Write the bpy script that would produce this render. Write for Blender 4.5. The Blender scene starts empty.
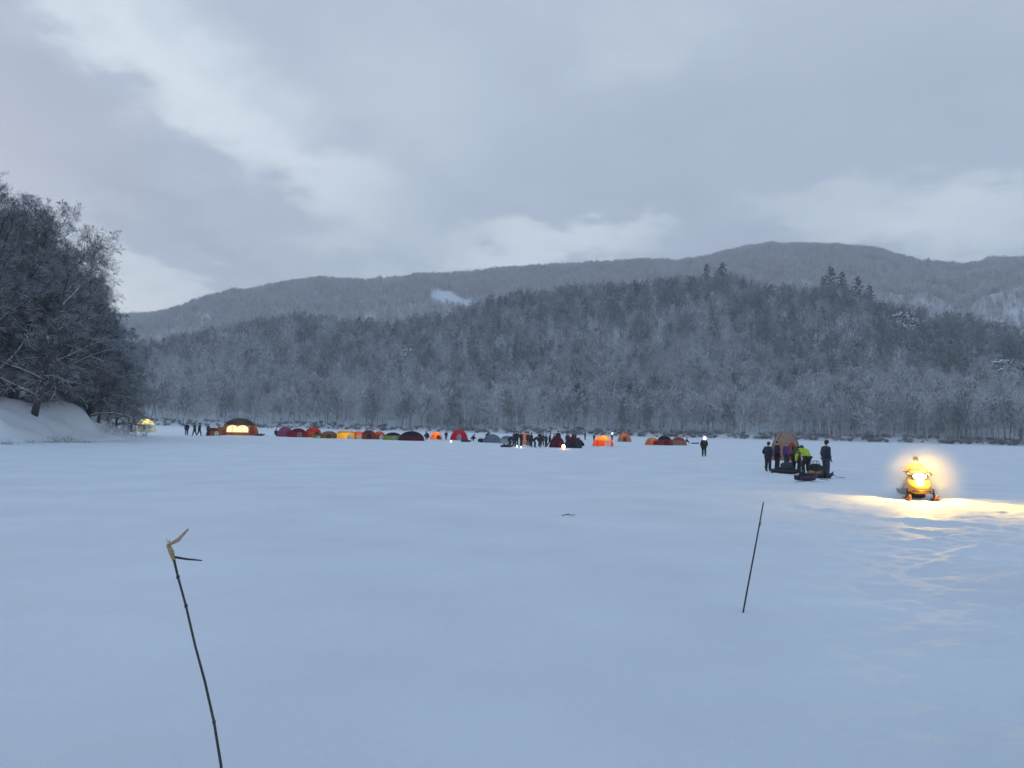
import bpy, math, random
import numpy as np
from mathutils import Vector, Matrix, Euler, Quaternion

random.seed(7)
RNG = np.random.default_rng(11)
scene = bpy.context.scene
COL = scene.collection
PI = math.pi
HAZE_D = 0.00034
SKY_S = 0.1
EXPOSURE = 0.17
BLOOM_LAMP_W = 420.0
BLOOM_MIST_D = 3.4
BEAMS = [("headlight_beam", -4, 14, 70, 400, .6, 2.0, .40), ("headlight_beam", 26, 13, 60, 620, .6, 2.0, .38), ("headlight_beam", 54, 12, 60, 950, .6, 1.8, .34)]

# ------------------------------------------------------------------ camera
F = 750.0
PITCH = math.atan(45.5 / 750.0)
ROLL = 0.0215
EYE = Vector((0.0, 0.0, 2.0))
cam_data = bpy.data.cameras.new('camera')
cam_data.sensor_width = 36.0
cam_data.lens = 36.0 * F / 1024.0
cam_data.clip_start = 0.05
cam_data.clip_end = 9000.0
cam = bpy.data.objects.new('camera', cam_data)
COL.objects.link(cam)
ROT = Matrix.Rotation(PI / 2 + PITCH, 3, 'X') @ Matrix.Rotation(ROLL, 3, 'Z')
cam.matrix_world = Matrix.Translation(EYE) @ ROT.to_4x4()
scene.camera = cam


def ray(px, py):
    return (ROT @ Vector(((px - 512) / F, -(py - 384) / F, -1.0))).normalized()


def at(px, py, z=0.0):
    """point of the level z plane seen at that pixel of the photograph"""
    d = ray(px, py)
    return EYE + d * ((z - EYE.z) / d.z)


def at_dist(px, dist, z=0.0):
    """point at a ground distance, in the column px near the horizon"""
    d = ray(px, 418.5 + 0.0215 * px)
    h = math.hypot(d.x, d.y)
    return Vector((d.x / h * dist, d.y / h * dist, z))


def az_el(px, py):
    d = ray(px, py)
    return math.atan2(d.x, d.y), math.atan2(d.z, math.hypot(d.x, d.y))


# ------------------------------------------------------------------ noise
_P = RNG.permutation(512)
_G = RNG.random(512) * 2 - 1


def vnoise(x, y):
    x = np.asarray(x, float); y = np.asarray(y, float)
    xi = np.floor(x).astype(int); yi = np.floor(y).astype(int)
    u = x - xi; v = y - yi
    u = u * u * u * (u * (u * 6 - 15) + 10); v = v * v * v * (v * (v * 6 - 15) + 10)

    def h(a, b):
        return _G[_P[(_P[a & 511] + b) & 511]]
    return ((h(xi, yi) * (1 - u) + h(xi + 1, yi) * u) * (1 - v)
            + (h(xi, yi + 1) * (1 - u) + h(xi + 1, yi + 1) * u) * v)


def fbm(x, y, octaves=4, gain=0.5):
    s = 0; a = 1.0
    for i in range(octaves):
        s = s + a * vnoise(x * 2 ** i + 17.3 * i, y * 2 ** i - 9.1 * i)
        a *= gain
    return s


def smooth(a, b, x):
    t = np.clip((np.asarray(x, float) - a) / (b - a), 0, 1)
    return t * t * (3 - 2 * t)


# ------------------------------------------------------------------ materials
def new_mat(name):
    m = bpy.data.materials.new(name)
    m.use_nodes = True
    nt = m.node_tree
    nt.nodes.clear()
    out = nt.nodes.new('ShaderNodeOutputMaterial')
    return m, nt, out


def N(nt, kind, **kw):
    n = nt.nodes.new(kind)
    for k, v in kw.items():
        if k in n.inputs.keys():
            n.inputs[k].default_value = v
        else:
            setattr(n, k, v)
    return n


def ramp(nt, fac, stops):
    r = nt.nodes.new('ShaderNodeValToRGB')
    els = r.color_ramp.elements
    while len(els) < len(stops):
        els.new(0.5)
    for e, (p, c) in zip(els, stops):
        e.position = p
        e.color = (c[0], c[1], c[2], 1)
    nt.links.new(fac, r.inputs[0])
    return r.outputs[0]


def math_node(nt, op, a, b=None, clamp=False):
    n = nt.nodes.new('ShaderNodeMath')
    n.operation = op
    n.use_clamp = clamp
    for i, v in enumerate((a, b)):
        if v is None:
            continue
        if isinstance(v, (int, float)):
            n.inputs[i].default_value = v
        else:
            nt.links.new(v, n.inputs[i])
    return n.outputs[0]


def simple(name, col, rough=0.7, scale=12.0, var=0.25, bump=0.15, metal=0.0, coat=0.0):
    m, nt, out = new_mat(name)
    tc = N(nt, 'ShaderNodeTexCoord')
    nz = N(nt, 'ShaderNodeTexNoise', Scale=scale, Detail=4.0)
    nt.links.new(tc.outputs['Object'], nz.inputs['Vector'])
    c = ramp(nt, nz.outputs['Fac'], [(0.3, [v * (1 - var) for v in col]), (0.7, [min(1, v * (1 + var)) for v in col])])
    b = N(nt, 'ShaderNodeBsdfPrincipled', Roughness=rough, Metallic=metal)
    b.inputs['Coat Weight'].default_value = coat
    nt.links.new(c, b.inputs['Base Color'])
    bp = N(nt, 'ShaderNodeBump', Strength=bump, Distance=0.02)
    nt.links.new(nz.outputs['Fac'], bp.inputs['Height'])
    nt.links.new(bp.outputs[0], b.inputs['Normal'])
    nt.links.new(b.outputs[0], out.inputs[0])
    return m


def fabric(name, col, trans=0.35, var=0.15):
    """thin tent cloth: some of the light inside comes through"""
    m, nt, out = new_mat(name)
    tc = N(nt, 'ShaderNodeTexCoord')
    nz = N(nt, 'ShaderNodeTexNoise', Scale=3.0, Detail=5.0)
    nt.links.new(tc.outputs['Object'], nz.inputs['Vector'])
    c = ramp(nt, nz.outputs['Fac'], [(0.3, [v * (1 - var) for v in col]), (0.7, [min(1, v * (1 + var)) for v in col])])
    d = N(nt, 'ShaderNodeBsdfDiffuse')
    t = N(nt, 'ShaderNodeBsdfTranslucent')
    bp = N(nt, 'ShaderNodeBump', Strength=0.3, Distance=0.05)
    nt.links.new(nz.outputs['Fac'], bp.inputs['Height'])
    for n in (d, t):
        nt.links.new(c, n.inputs['Color'])
        nt.links.new(bp.outputs[0], n.inputs['Normal'])
    mx = N(nt, 'ShaderNodeMixShader')
    mx.inputs[0].default_value = trans
    nt.links.new(d.outputs[0], mx.inputs[1])
    nt.links.new(t.outputs[0], mx.inputs[2])
    nt.links.new(mx.outputs[0], out.inputs[0])
    return m


def glow(name, col, strength):
    m, nt, out = new_mat(name)
    e = N(nt, 'ShaderNodeEmission', Strength=strength)
    e.inputs['Color'].default_value = (*col, 1)
    nt.links.new(e.outputs[0], out.inputs[0])
    return m


def snow_mat(name, col=(0.82, 0.86, 0.90), fine=1.0):
    m, nt, out = new_mat(name)
    g = N(nt, 'ShaderNodeNewGeometry')
    n1 = N(nt, 'ShaderNodeTexNoise', Scale=0.35, Detail=6.0)
    n2 = N(nt, 'ShaderNodeTexNoise', Scale=6.0 * fine, Detail=8.0, Roughness=0.65)
    n3 = N(nt, 'ShaderNodeTexNoise', Scale=90.0 * fine, Detail=3.0)
    for n in (n1, n2, n3):
        nt.links.new(g.outputs['Position'], n.inputs['Vector'])
    c = ramp(nt, n1.outputs['Fac'], [(0.32, [v * 0.90 for v in col]), (0.68, col)])
    b = N(nt, 'ShaderNodeBsdfPrincipled', Roughness=0.65)
    b.inputs['Specular IOR Level'].default_value = 0.25
    nt.links.new(c, b.inputs['Base Color'])
    h = math_node(nt, 'ADD', n2.outputs['Fac'], math_node(nt, 'MULTIPLY', n3.outputs['Fac'], 0.22))
    bp = N(nt, 'ShaderNodeBump', Strength=0.55, Distance=0.06)
    nt.links.new(h, bp.inputs['Height'])
    nt.links.new(bp.outputs[0], b.inputs['Normal'])
    nt.links.new(b.outputs[0], out.inputs[0])
    return m


def bark_snow(name, bark, amount=0.5, lo=0.15, hi=0.6, nscale=1.3, snow=(0.80, 0.84, 0.88), frost=(1.0, 1.0)):
    """bark or needles with settled snow lying on whatever faces up"""
    m, nt, out = new_mat(name)
    g = N(nt, 'ShaderNodeNewGeometry')
    oi = N(nt, 'ShaderNodeObjectInfo')
    tc = N(nt, 'ShaderNodeTexCoord')
    nz = N(nt, 'ShaderNodeTexNoise', Scale=nscale, Detail=4.0)
    nt.links.new(tc.outputs['Object'], nz.inputs['Vector'])
    nb = N(nt, 'ShaderNodeTexNoise', Scale=nscale * 9, Detail=3.0)
    nt.links.new(tc.outputs['Object'], nb.inputs['Vector'])
    sep = N(nt, 'ShaderNodeSeparateXYZ')
    nt.links.new(g.outputs['Normal'], sep.inputs[0])
    mr = N(nt, 'ShaderNodeMapRange')
    mr.inputs['From Min'].default_value = lo
    mr.inputs['From Max'].default_value = hi
    nt.links.new(sep.outputs['Z'], mr.inputs['Value'])
    patch = N(nt, 'ShaderNodeMapRange')
    patch.inputs['From Min'].default_value = 0.62 - amount * 0.5
    patch.inputs['From Max'].default_value = 0.78 - amount * 0.5
    nt.links.new(nz.outputs['Fac'], patch.inputs['Value'])
    f = math_node(nt, 'MULTIPLY', mr.outputs[0], patch.outputs[0])
    f = math_node(nt, 'MULTIPLY', f, math_node(nt, 'ADD', math_node(nt, 'MULTIPLY', math_node(nt, 'FRACT', math_node(nt, 'MULTIPLY', oi.outputs['Random'], 7.31)), frost[1] - frost[0]), frost[0]), True)
    c1 = ramp(nt, nb.outputs['Fac'], [(0.3, [v * 0.6 for v in bark]), (0.75, [v * 1.5 for v in bark])])
    tone = math_node(nt, 'ADD', math_node(nt, 'MULTIPLY', oi.outputs['Random'], 0.7), 0.65)
    sc = N(nt, 'ShaderNodeVectorMath', operation='SCALE')
    nt.links.new(c1, sc.inputs[0])
    nt.links.new(tone, sc.inputs['Scale'])
    mx = N(nt, 'ShaderNodeMix', data_type='RGBA')
    nt.links.new(f, mx.inputs['Factor'])
    nt.links.new(sc.outputs[0], mx.inputs['A'])
    mx.inputs['B'].default_value = (*snow, 1)
    b = N(nt, 'ShaderNodeBsdfPrincipled', Roughness=0.85)
    b.inputs['Specular IOR Level'].default_value = 0.1
    nt.links.new(mx.outputs['Result'], b.inputs['Base Color'])
    nt.links.new(b.outputs[0], out.inputs[0])
    return m


M_SNOW = snow_mat('lake snow')
M_BANK = snow_mat('bank snow', (0.80, 0.84, 0.88))
M_HILL = snow_mat('hillside snow', (0.82, 0.84, 0.86), 0.2)
M_BARK = bark_snow('snowy bark', (0.048, 0.046, 0.048), 0.85, 0.05, 0.5)
M_TWIG = bark_snow('frosted twigs', (0.052, 0.051, 0.058), 0.55, 0.25, 0.75, 0.7)
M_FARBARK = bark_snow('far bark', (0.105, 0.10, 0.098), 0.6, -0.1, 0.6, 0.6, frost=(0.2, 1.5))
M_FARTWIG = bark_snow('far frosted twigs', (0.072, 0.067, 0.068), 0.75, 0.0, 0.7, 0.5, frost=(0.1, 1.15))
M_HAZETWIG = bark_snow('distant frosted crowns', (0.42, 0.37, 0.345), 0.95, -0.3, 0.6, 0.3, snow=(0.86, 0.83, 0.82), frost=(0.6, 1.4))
M_NEEDLE = bark_snow('dark pine needles', (0.022, 0.030, 0.026), 0.25, 0.5, 0.95, 0.8)
M_SNOWNEEDLE = bark_snow('snow laden needles', (0.035, 0.045, 0.040), 0.9, 0.1, 0.5, 0.8)


# ------------------------------------------------------------------ mesh helpers
class MB:
    def __init__(self):
        self.v = []
        self.f = []

    def tube(self, pts, rad, sides=4, cap=True):
        pts = [Vector(p) for p in pts]
        n0 = len(self.v)
        up = Vector((0, 0, 1))
        for i, p in enumerate(pts):
            a = pts[max(0, i - 1)]; b = pts[min(len(pts) - 1, i + 1)]
            d = (b - a)
            if d.length < 1e-9:
                d = Vector((0, 0, 1))
            d.normalize()
            s = d.cross(up)
            if s.length < 0.05:
                s = d.cross(Vector((1, 0, 0)))
            s.normalize()
            t = s.cross(d)
            r = rad[i] if hasattr(rad, '__len__') else rad
            for k in range(sides):
                a_ = 2 * PI * k / sides + PI / 2
                self.v.append(p + s * (math.cos(a_) * r) + t * (math.sin(a_) * r))
        for i in range(len(pts) - 1):
            for k in range(sides):
                a_ = n0 + i * sides + k; b_ = n0 + i * sides + (k + 1) % sides
                self.f.append((a_, b_, b_ + sides, a_ + sides))
        if cap:
            self.f.append(tuple(n0 + k for k in range(sides))[::-1])
            e = n0 + (len(pts) - 1) * sides
            self.f.append(tuple(e + k for k in range(sides)))

    def box(self, c, s, rot=None, bevel=0.0):
        x, y, z = s[0] / 2, s[1] / 2, s[2] / 2
        b = min(bevel, x * .9, y * .9, z * .9)
        n0 = len(self.v)
        R = rot or Matrix.Identity(3)
        prof = [(-z, b), (-z + b, 0), (z - b, 0), (z, b)] if b > 0 else [(-z, 0), (z, 0)]
        ring = 8 if b > 0 else 4
        for (zz, ins) in prof:
            xx, yy = x - ins, y - ins
            if b > 0:
                q = [(xx, -yy + b), (xx, yy - b), (xx - b, yy), (-xx + b, yy), (-xx, yy - b), (-xx, -yy + b), (-xx + b, -yy), (xx - b, -yy)]
            else:
                q = [(xx, -yy), (xx, yy), (-xx, yy), (-xx, -yy)]
            for a_, b_ in q:
                self.v.append(Vector(c) + R @ Vector((a_, b_, zz)))
        for i in range(len(prof) - 1):
            for k in range(ring):
                a_ = n0 + i * ring + k; b_ = n0 + i * ring + (k + 1) % ring
                self.f.append((a_, b_, b_ + ring, a_ + ring))
        self.f.append(tuple(n0 + k for k in range(ring))[::-1])
        e = n0 + (len(prof) - 1) * ring
        self.f.append(tuple(e + k for k in range(ring)))

    def loft(self, rings, close=True):
        """rings: lists of points of equal length joined into one skin"""
        n0 = len(self.v)
        k = len(rings[0])
        for r in rings:
            self.v += [Vector(p) for p in r]
        for i in range(len(rings) - 1):
            for j in range(k):
                a_ = n0 + i * k + j; b_ = n0 + i * k + (j + 1) % k
                self.f.append((a_, b_, b_ + k, a_ + k))
        if close:
            self.f.append(tuple(n0 + j for j in range(k))[::-1])
            e = n0 + (len(rings) - 1) * k
            self.f.append(tuple(e + j for j in range(k)))

    def ball(self, c, r, n=10, m=7):
        r = r if hasattr(r, '__len__') else (r, r, r)
        rings = []
        for i in range(1, m):
            ph = -PI / 2 + PI * i / m
            rings.append([(c[0] + r[0] * math.cos(ph) * math.cos(2 * PI * j / n), c[1] + r[1] * math.cos(ph) * math.sin(2 * PI * j / n), c[2] + r[2] * math.sin(ph)) for j in range(n)])
        self.loft(rings)

    def mesh(self, name, mat, smooth_=True):
        me = bpy.data.meshes.new(name)
        me.from_pydata([tuple(v) for v in self.v], [], self.f)
        me.materials.append(mat)
        if smooth_:
            me.polygons.foreach_set('use_smooth', [True] * len(me.polygons))
        me.update()
        return me

    def build(self, name, mat, parent=None, smooth_=True):
        return add(name, self.mesh(name, mat, smooth_), parent)


def add(name, me, parent=None):
    o = bpy.data.objects.new(name, me)
    COL.objects.link(o)
    if parent is not None:
        o.parent = parent
    return o


def tag(o, label=None, cat=None, group=None, kind=None):
    if label:
        o['label'] = label
    if cat:
        o['category'] = cat
    if group:
        o['group'] = group
    if kind:
        o['kind'] = kind
    return o


def thing(name, label, cat, loc=(0, 0, 0), rz=0.0, group=None, scale=1.0):
    o = bpy.data.objects.new(name, None)
    COL.objects.link(o)
    o.location = loc
    o.rotation_euler = (0, 0, rz)
    o.scale = (scale,) * 3
    o.empty_display_size = 0.2
    return tag(o, label, cat, group)


def copy_tree(o, parent=None):
    c = o.copy()
    COL.objects.link(c)
    c.parent = parent
    for ch in list(o.children):
        copy_tree(ch, c)
    return c


def grid_mesh(name, X, Y, Z, mat, wrap=False):
    n, m = X.shape
    co = np.stack([X, Y, Z], -1).reshape(-1, 3).astype(np.float32)
    i = np.arange(n - 1)[:, None]; j = np.arange(m if wrap else m - 1)[None, :]
    j2 = (j + 1) % m
    q = np.stack([i * m + j, i * m + j2, (i + 1) * m + j2, (i + 1) * m + j], -1).reshape(-1, 4)
    me = bpy.data.meshes.new(name)
    me.vertices.add(len(co)); me.vertices.foreach_set('co', co.ravel())
    me.loops.add(q.size); me.loops.foreach_set('vertex_index', q.ravel().astype(np.int32))
    me.polygons.add(len(q))
    me.polygons.foreach_set('loop_start', np.arange(0, q.size, 4, dtype=np.int32))
    me.polygons.foreach_set('use_smooth', np.ones(len(q), bool))
    me.materials.append(mat)
    me.update(calc_edges=True)
    me.validate()
    return add(name, me)


# ------------------------------------------------------------------ lake: one sheet of snow
def seg_dist(X, Y, pts):
    """distance to a polyline"""
    best = np.full(X.shape, 1e9)
    for (a, b) in zip(pts[:-1], pts[1:]):
        ax, ay = a[0], a[1]; dx, dy = b[0] - ax, b[1] - ay
        L = dx * dx + dy * dy + 1e-9
        t = np.clip(((X - ax) * dx + (Y - ay) * dy) / L, 0, 1)
        best = np.minimum(best, np.hypot(X - ax - t * dx, Y - ay - t * dy))
    return best


def px_line(*p):
    return [at(a, b) for a, b in p]


RIDGES = [  # edges of snowmobile tracks and wind drifts: (polyline, height, half width)
    (px_line((800, 506), (845, 514), (880, 521), (930, 526), (980, 527), (1040, 534)), 0.10, 0.30),
    (px_line((884, 578), (915, 571), (958, 559)), 0.07, 0.13),
    (px_line((915, 533), (950, 538), (990, 549)), 0.06, 0.16),
    (px_line((905, 545), (940, 541), (975, 546)), 0.05, 0.15),
    (px_line((1000, 578), (1040, 576)), 0.06, 0.25),
    (px_line((845, 606), (880, 603), (930, 601)), 0.04, 0.15),
    (px_line((930, 500), (1000, 507), (1060, 512)), 0.05, 0.25),
    (px_line((880, 503), (960, 513), (1040, 524)), 0.04, 0.15),
    (px_line((960, 660), (1040, 640)), 0.04, 0.12),
    (px_line((830, 640), (900, 632), (985, 640)), 0.03, 0.10),
    (px_line((870, 722), (950, 712), (1040, 722)), 0.035, 0.08),
    (px_line((780, 752), (900, 745), (1040, 752)), 0.03, 0.07),
    (px_line((930, 556), (985, 548), (1040, 556)), 0.05, 0.12),
    (px_line((880, 690), (960, 672), (1050, 668)), 0.03, 0.12),
]
TRACKS = [  # shallow trodden and driven grooves
    (px_line((700, 462), (760, 472), (830, 492), (900, 500)), 0.05, 0.4),
    (px_line((830, 482), (880, 484), (930, 492)), 0.06, 0.5),
    (px_line((560, 452), (640, 457), (700, 459), (790, 478)), 0.04, 0.3),
    (px_line((700, 462), (560, 456), (440, 450), (300, 444)), 0.07, 0.45),
    (px_line((835, 486), (760, 500), (640, 520), (560, 560), (600, 640)), 0.012, 0.22),
]


STICKS = [tuple(at(743, 613)[:2])]


def lake_height(X, Y):
    R = np.hypot(X, Y)
    near = np.clip(1.2 - R / 160, 0, 1)
    wx = X * 0.9 + Y * 0.25; wy = Y * 0.9 - X * 0.25
    z = 0.055 * fbm(wx / 9, wy / 4.5, 3) + 0.016 * fbm(wx / 1.6, wy / 0.8, 3) * near
    rough = smooth(0.0, 0.55, X / np.maximum(Y, 1) - 0.05) * smooth(60, 14, Y)
    z = z + rough * ((0.028 + 0.05 * smooth(13, 6, Y)) * np.abs(fbm(X / 1.3 + 5, Y / 0.7, 4)) + 0.014 * fbm(X / 0.35, Y / 0.3, 3)) * near
    crust = smooth(.15, .75, fbm(X / 3.2 + 11, Y / 1.9, 3)) * np.clip(1.1 - R / 45, 0, 1)
    z = z + crust * (0.012 * fbm(X / .45, Y / .22, 3) + 0.018 * np.abs(fbm(X / 1.1 + 3, Y / .6, 3)))
    wob = fbm(X / 0.8, Y / 0.8, 3)
    for pts, h, w in RIDGES:
        d = seg_dist(X, Y, pts)
        z = z + h * np.exp(-(d / w) ** 2) * (0.75 + 0.45 * wob)
    for pts, h, w in TRACKS:
        d = seg_dist(X, Y, pts) + 0.15 * wob
        z = z - h * np.exp(-(d / w) ** 2) + 0.3 * h * np.exp(-((d - 2 * w) / (0.7 * w)) ** 2)
    for bx_, by_ in STICKS:
        d = np.hypot(X - bx_, Y - by_)
        z = z + 0.018 * np.exp(-((d - .16) / .09) ** 2) - 0.03 * np.exp(-(d / .07) ** 2)
    return z * np.clip(R / 1.0, 0, 1)


az_f = np.linspace(math.radians(-48), math.radians(48), 1000)
az_b = np.linspace(math.radians(48), math.radians(312), 90)[1:-1]
AZ = np.concatenate([az_f, az_b])
RR = [0.4]
while RR[-1] < 5200:
    r = RR[-1]
    RR.append(r * (1 + (0.02 if r < 2.5 else 0.006 if r < 34 else 0.012 if r < 160 else 0.06)))
RR = np.array(RR)
A, Rg = np.meshgrid(AZ, RR)
X = Rg * np.sin(A); Y = Rg * np.cos(A)
lake = grid_mesh('frozen_lake', X, Y, lake_height(X, Y), M_SNOW, wrap=True)
tag(lake, 'snow covered frozen lake reaching to the far shore', kind='structure')


def zl(p):
    return float(lake_height(np.array([p[0]]), np.array([p[1]]))[0])


# ------------------------------------------------------------------ hills
def profile(pts, drop):
    ax, ev = [], []
    for x, y in pts:
        a, e = az_el(x, y + drop)
        ax.append(a); ev.append(math.tan(e))
    return np.array(ax), np.array(ev)


NEAR = [(-500, 368), (-100, 360), (60, 352), (140, 347), (200, 332), (250, 324), (300, 319), (330, 318), (370, 321), (400, 319), (440, 313),
        (480, 301), (520, 291), (570, 283), (620, 281), (680, 273), (720, 270), (745, 276), (780, 283), (820, 284), (845, 284), (870, 297),
        (900, 309), (940, 319), (980, 326), (1024, 336), (1150, 352), (1500, 372)]
FARR = [(-500, 345), (-100, 325), (60, 316), (135, 313), (180, 309), (230, 293), (280, 281), (320, 278), (370, 278), (400, 276), (450, 272),
        (500, 267), (560, 262), (600, 260), (640, 259), (680, 259), (720, 251), (750, 244), (780, 242), (840, 243), (880, 248), (920, 259),
        (960, 264), (1000, 258), (1024, 258), (1150, 250), (1500, 290)]
NA, NE = profile(NEAR, 18)
FA, FE = profile(FARR, 8)
SA = np.array([az_el(x, 425)[0] for x in (-300, 120, 300, 512, 760, 1024, 1300)])
SR = np.array([470, 430, 395, 365, 345, 330, 330.0])


def shore_r(a):
    return np.interp(a, SA, SR) + 5 * fbm(a * 40, a * 0 + 3.3, 3)


def near_z(a, r):
    a = np.asarray(a, float); r = np.asarray(r, float)
    r0 = shore_r(a)
    rc = r0 + 285 + 22 * vnoise(a * 9, a * 0 + 1.7)
    t = (r - r0) / (rc - r0)
    zc = 2.0 + rc * np.interp(a, NA, NE)
    up = np.clip(t, 0, 1)
    base = 1.3 * smooth(0, 0.03, t)
    lift = (zc - 1.3) * (0.35 * up + 0.65 * (3 * up ** 2 - 2 * up ** 3))
    x = r * np.sin(a); y = r * np.cos(a)
    mod = np.clip(t * 2.2, 0, 1) * np.clip((1.02 - t) * 2.5, 0, 1)
    gully = 13 * fbm(x / 85, y / 240 + 4, 4) * mod
    back = np.clip(t - 1, 0, 9)
    gully = gully + 2.5 * fbm(x / 24, y / 24, 2) * smooth(.6, .9, t)
    z = base + lift + gully - back * 0.5 * zc
    return np.where(t < 0, -1.5, np.maximum(z, -1.5))


def far_z(a, r):
    a = np.asarray(a, float); r = np.asarray(r, float)
    r0 = 820.0
    rc = 1650 + 60 * vnoise(a * 5, a * 0 + 8.1)
    t = (r - r0) / (rc - r0)
    zc = 2.0 + rc * np.interp(a, FA, FE)
    up = np.clip(t, 0, 1)
    x = r * np.sin(a); y = r * np.cos(a)
    mod = np.clip(t * 2, 0, 1) * np.clip((0.91 - t) * 2.2, 0, 1)
    crest = 3.5 * fbm(x / 38, y / 38, 3) * smooth(.55, .9, t)
    fold = crest + (70 * fbm(x / 260 + 2, y / 520, 3) + 20 * fbm(x / 60, y / 90, 3)) * mod
    back = np.clip(t - 1, 0, 9)
    return np.maximum(zc * (0.45 * up + 0.55 * (3 * up ** 2 - 2 * up ** 3)) + fold - back * 0.45 * zc, -2)


aa = np.linspace(az_el(-420, 425)[0], az_el(1440, 425)[0], 420)
tt = np.concatenate([np.linspace(-0.02, 0.06, 14), np.linspace(0.075, 1.7, 110)])
A, T = np.meshgrid(aa, tt)
R_ = shore_r(A) + T * 285
hill = grid_mesh('wooded_hill', R_ * np.sin(A), R_ * np.cos(A), near_z(A, R_), M_HILL)
tag(hill, 'snowy hillside rising from the far shore', kind='structure')
rr = np.linspace(780, 2500, 150)
A, R_ = np.meshgrid(np.linspace(az_el(-420, 425)[0], az_el(1440, 425)[0], 330), rr)
ridge = grid_mesh('distant_hills', R_ * np.sin(A), R_ * np.cos(A), far_z(A, R_), M_HILL)
tag(ridge, 'distant snowy ridge behind the wooded hill', kind='structure')


def hill_point(px, py, fz, r0, r1, step=2.0):
    """where the view ray first meets a hillside"""
    d = ray(px, py)
    h = math.hypot(d.x, d.y)
    a = math.atan2(d.x, d.y)
    rs = np.arange(r0, r1, step)
    z = fz(np.full(rs.shape, a), rs)
    zr = 2.0 + rs * d.z / h
    k = np.where(z >= zr)[0]
    if len(k):
        r = rs[k[0]]
    else:
        r = rs[np.argmax(z / rs)]
    return Vector((r * math.sin(a), r * math.cos(a), float(fz(np.array([a]), np.array([r]))[0])))


# left bank -----------------------------------------------------------
BANK = [(-140, 20), (-95, 48), (-60, 57), (-43.5, 62.5), (-40.5, 70), (-39.6, 77), (-41.5, 84), (-47, 94), (-55, 108), (-64, 125), (-84, 160), (-130, 210)]


def bank_s(X, Y):
    """signed distance inland of the bank's edge"""
    d = seg_dist(X, Y, BANK)
    inside = np.zeros(X.shape, bool)
    poly = BANK + [(-400, 260), (-400, 20)]
    for (x1, y1), (x2, y2) in zip(poly, poly[1:] + poly[:1]):
        c = ((y1 > Y) != (y2 > Y)) & (X < (x2 - x1) * (Y - y1) / (y2 - y1 + 1e-12) + x1)
        inside ^= c
    return np.where(inside, d, -d)


def bank_z(X, Y):
    X = np.asarray(X, float); Y = np.asarray(Y, float)
    s = bank_s(X, Y) + 1.1 * fbm(X / 6, Y / 6, 3)
    z = -0.35 + 0.5 * smooth(-0.6, 0.1, s) + 2.3 * smooth(0, 6, s) + 1.5 * smooth(3, 12, s) + 0.9 * smooth(10, 40, s)
    for mx, my, h, w in ((-45.2, 77.5, 0.8, 2.0), (-47.2, 75, 0.5, 2.2), (-52, 71, 0.5, 3.0), (-42.2, 79, 0.4, 1.6), (-54, 92, 0.8, 4)):
        z = z + h * np.exp(-((X - mx) ** 2 + (Y - my) ** 2) / w ** 2) * smooth(-2.5, 1.5, s)
    return z + 0.34 * fbm(X / 3.0, Y / 3.0, 5) * smooth(0.5, 4, s)


bx = np.linspace(-170, -36, 300); by = np.linspace(22, 190, 300)
X, Y = np.meshgrid(bx, by)
bank = grid_mesh('snow_bank', X, Y, bank_z(X, Y), M_BANK)
tag(bank, 'snowy point of land under the trees at the left', kind='structure')


def zb(x, y):
    return float(bank_z(np.array([[x]]), np.array([[y]]))[0, 0])


# ------------------------------------------------------------------ trees
def rand_perp(d, rng):
    v = Vector((rng.uniform(-1, 1), rng.uniform(-1, 1), rng.uniform(-1, 1)))
    p = v - d * v.dot(d)
    return p.normalized() if p.length > 1e-4 else Vector((1, 0, 0))


def grow(rng, start, direction, length, r0, nseg, curl, lift, droop):
    pts = [Vector(start)]
    d = Vector(direction).normalized()
    for i in range(nseg):
        t = i / nseg
        d = (d + rand_perp(d, rng) * curl + Vector((0, 0, lift * (1 - t) - droop * t))).normalized()
        pts.append(pts[-1] + d * (length / nseg))
    rad = [max(r0 * (1 - 0.82 * i / nseg), 0.004) for i in range(nseg + 1)]
    return pts, rad


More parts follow.
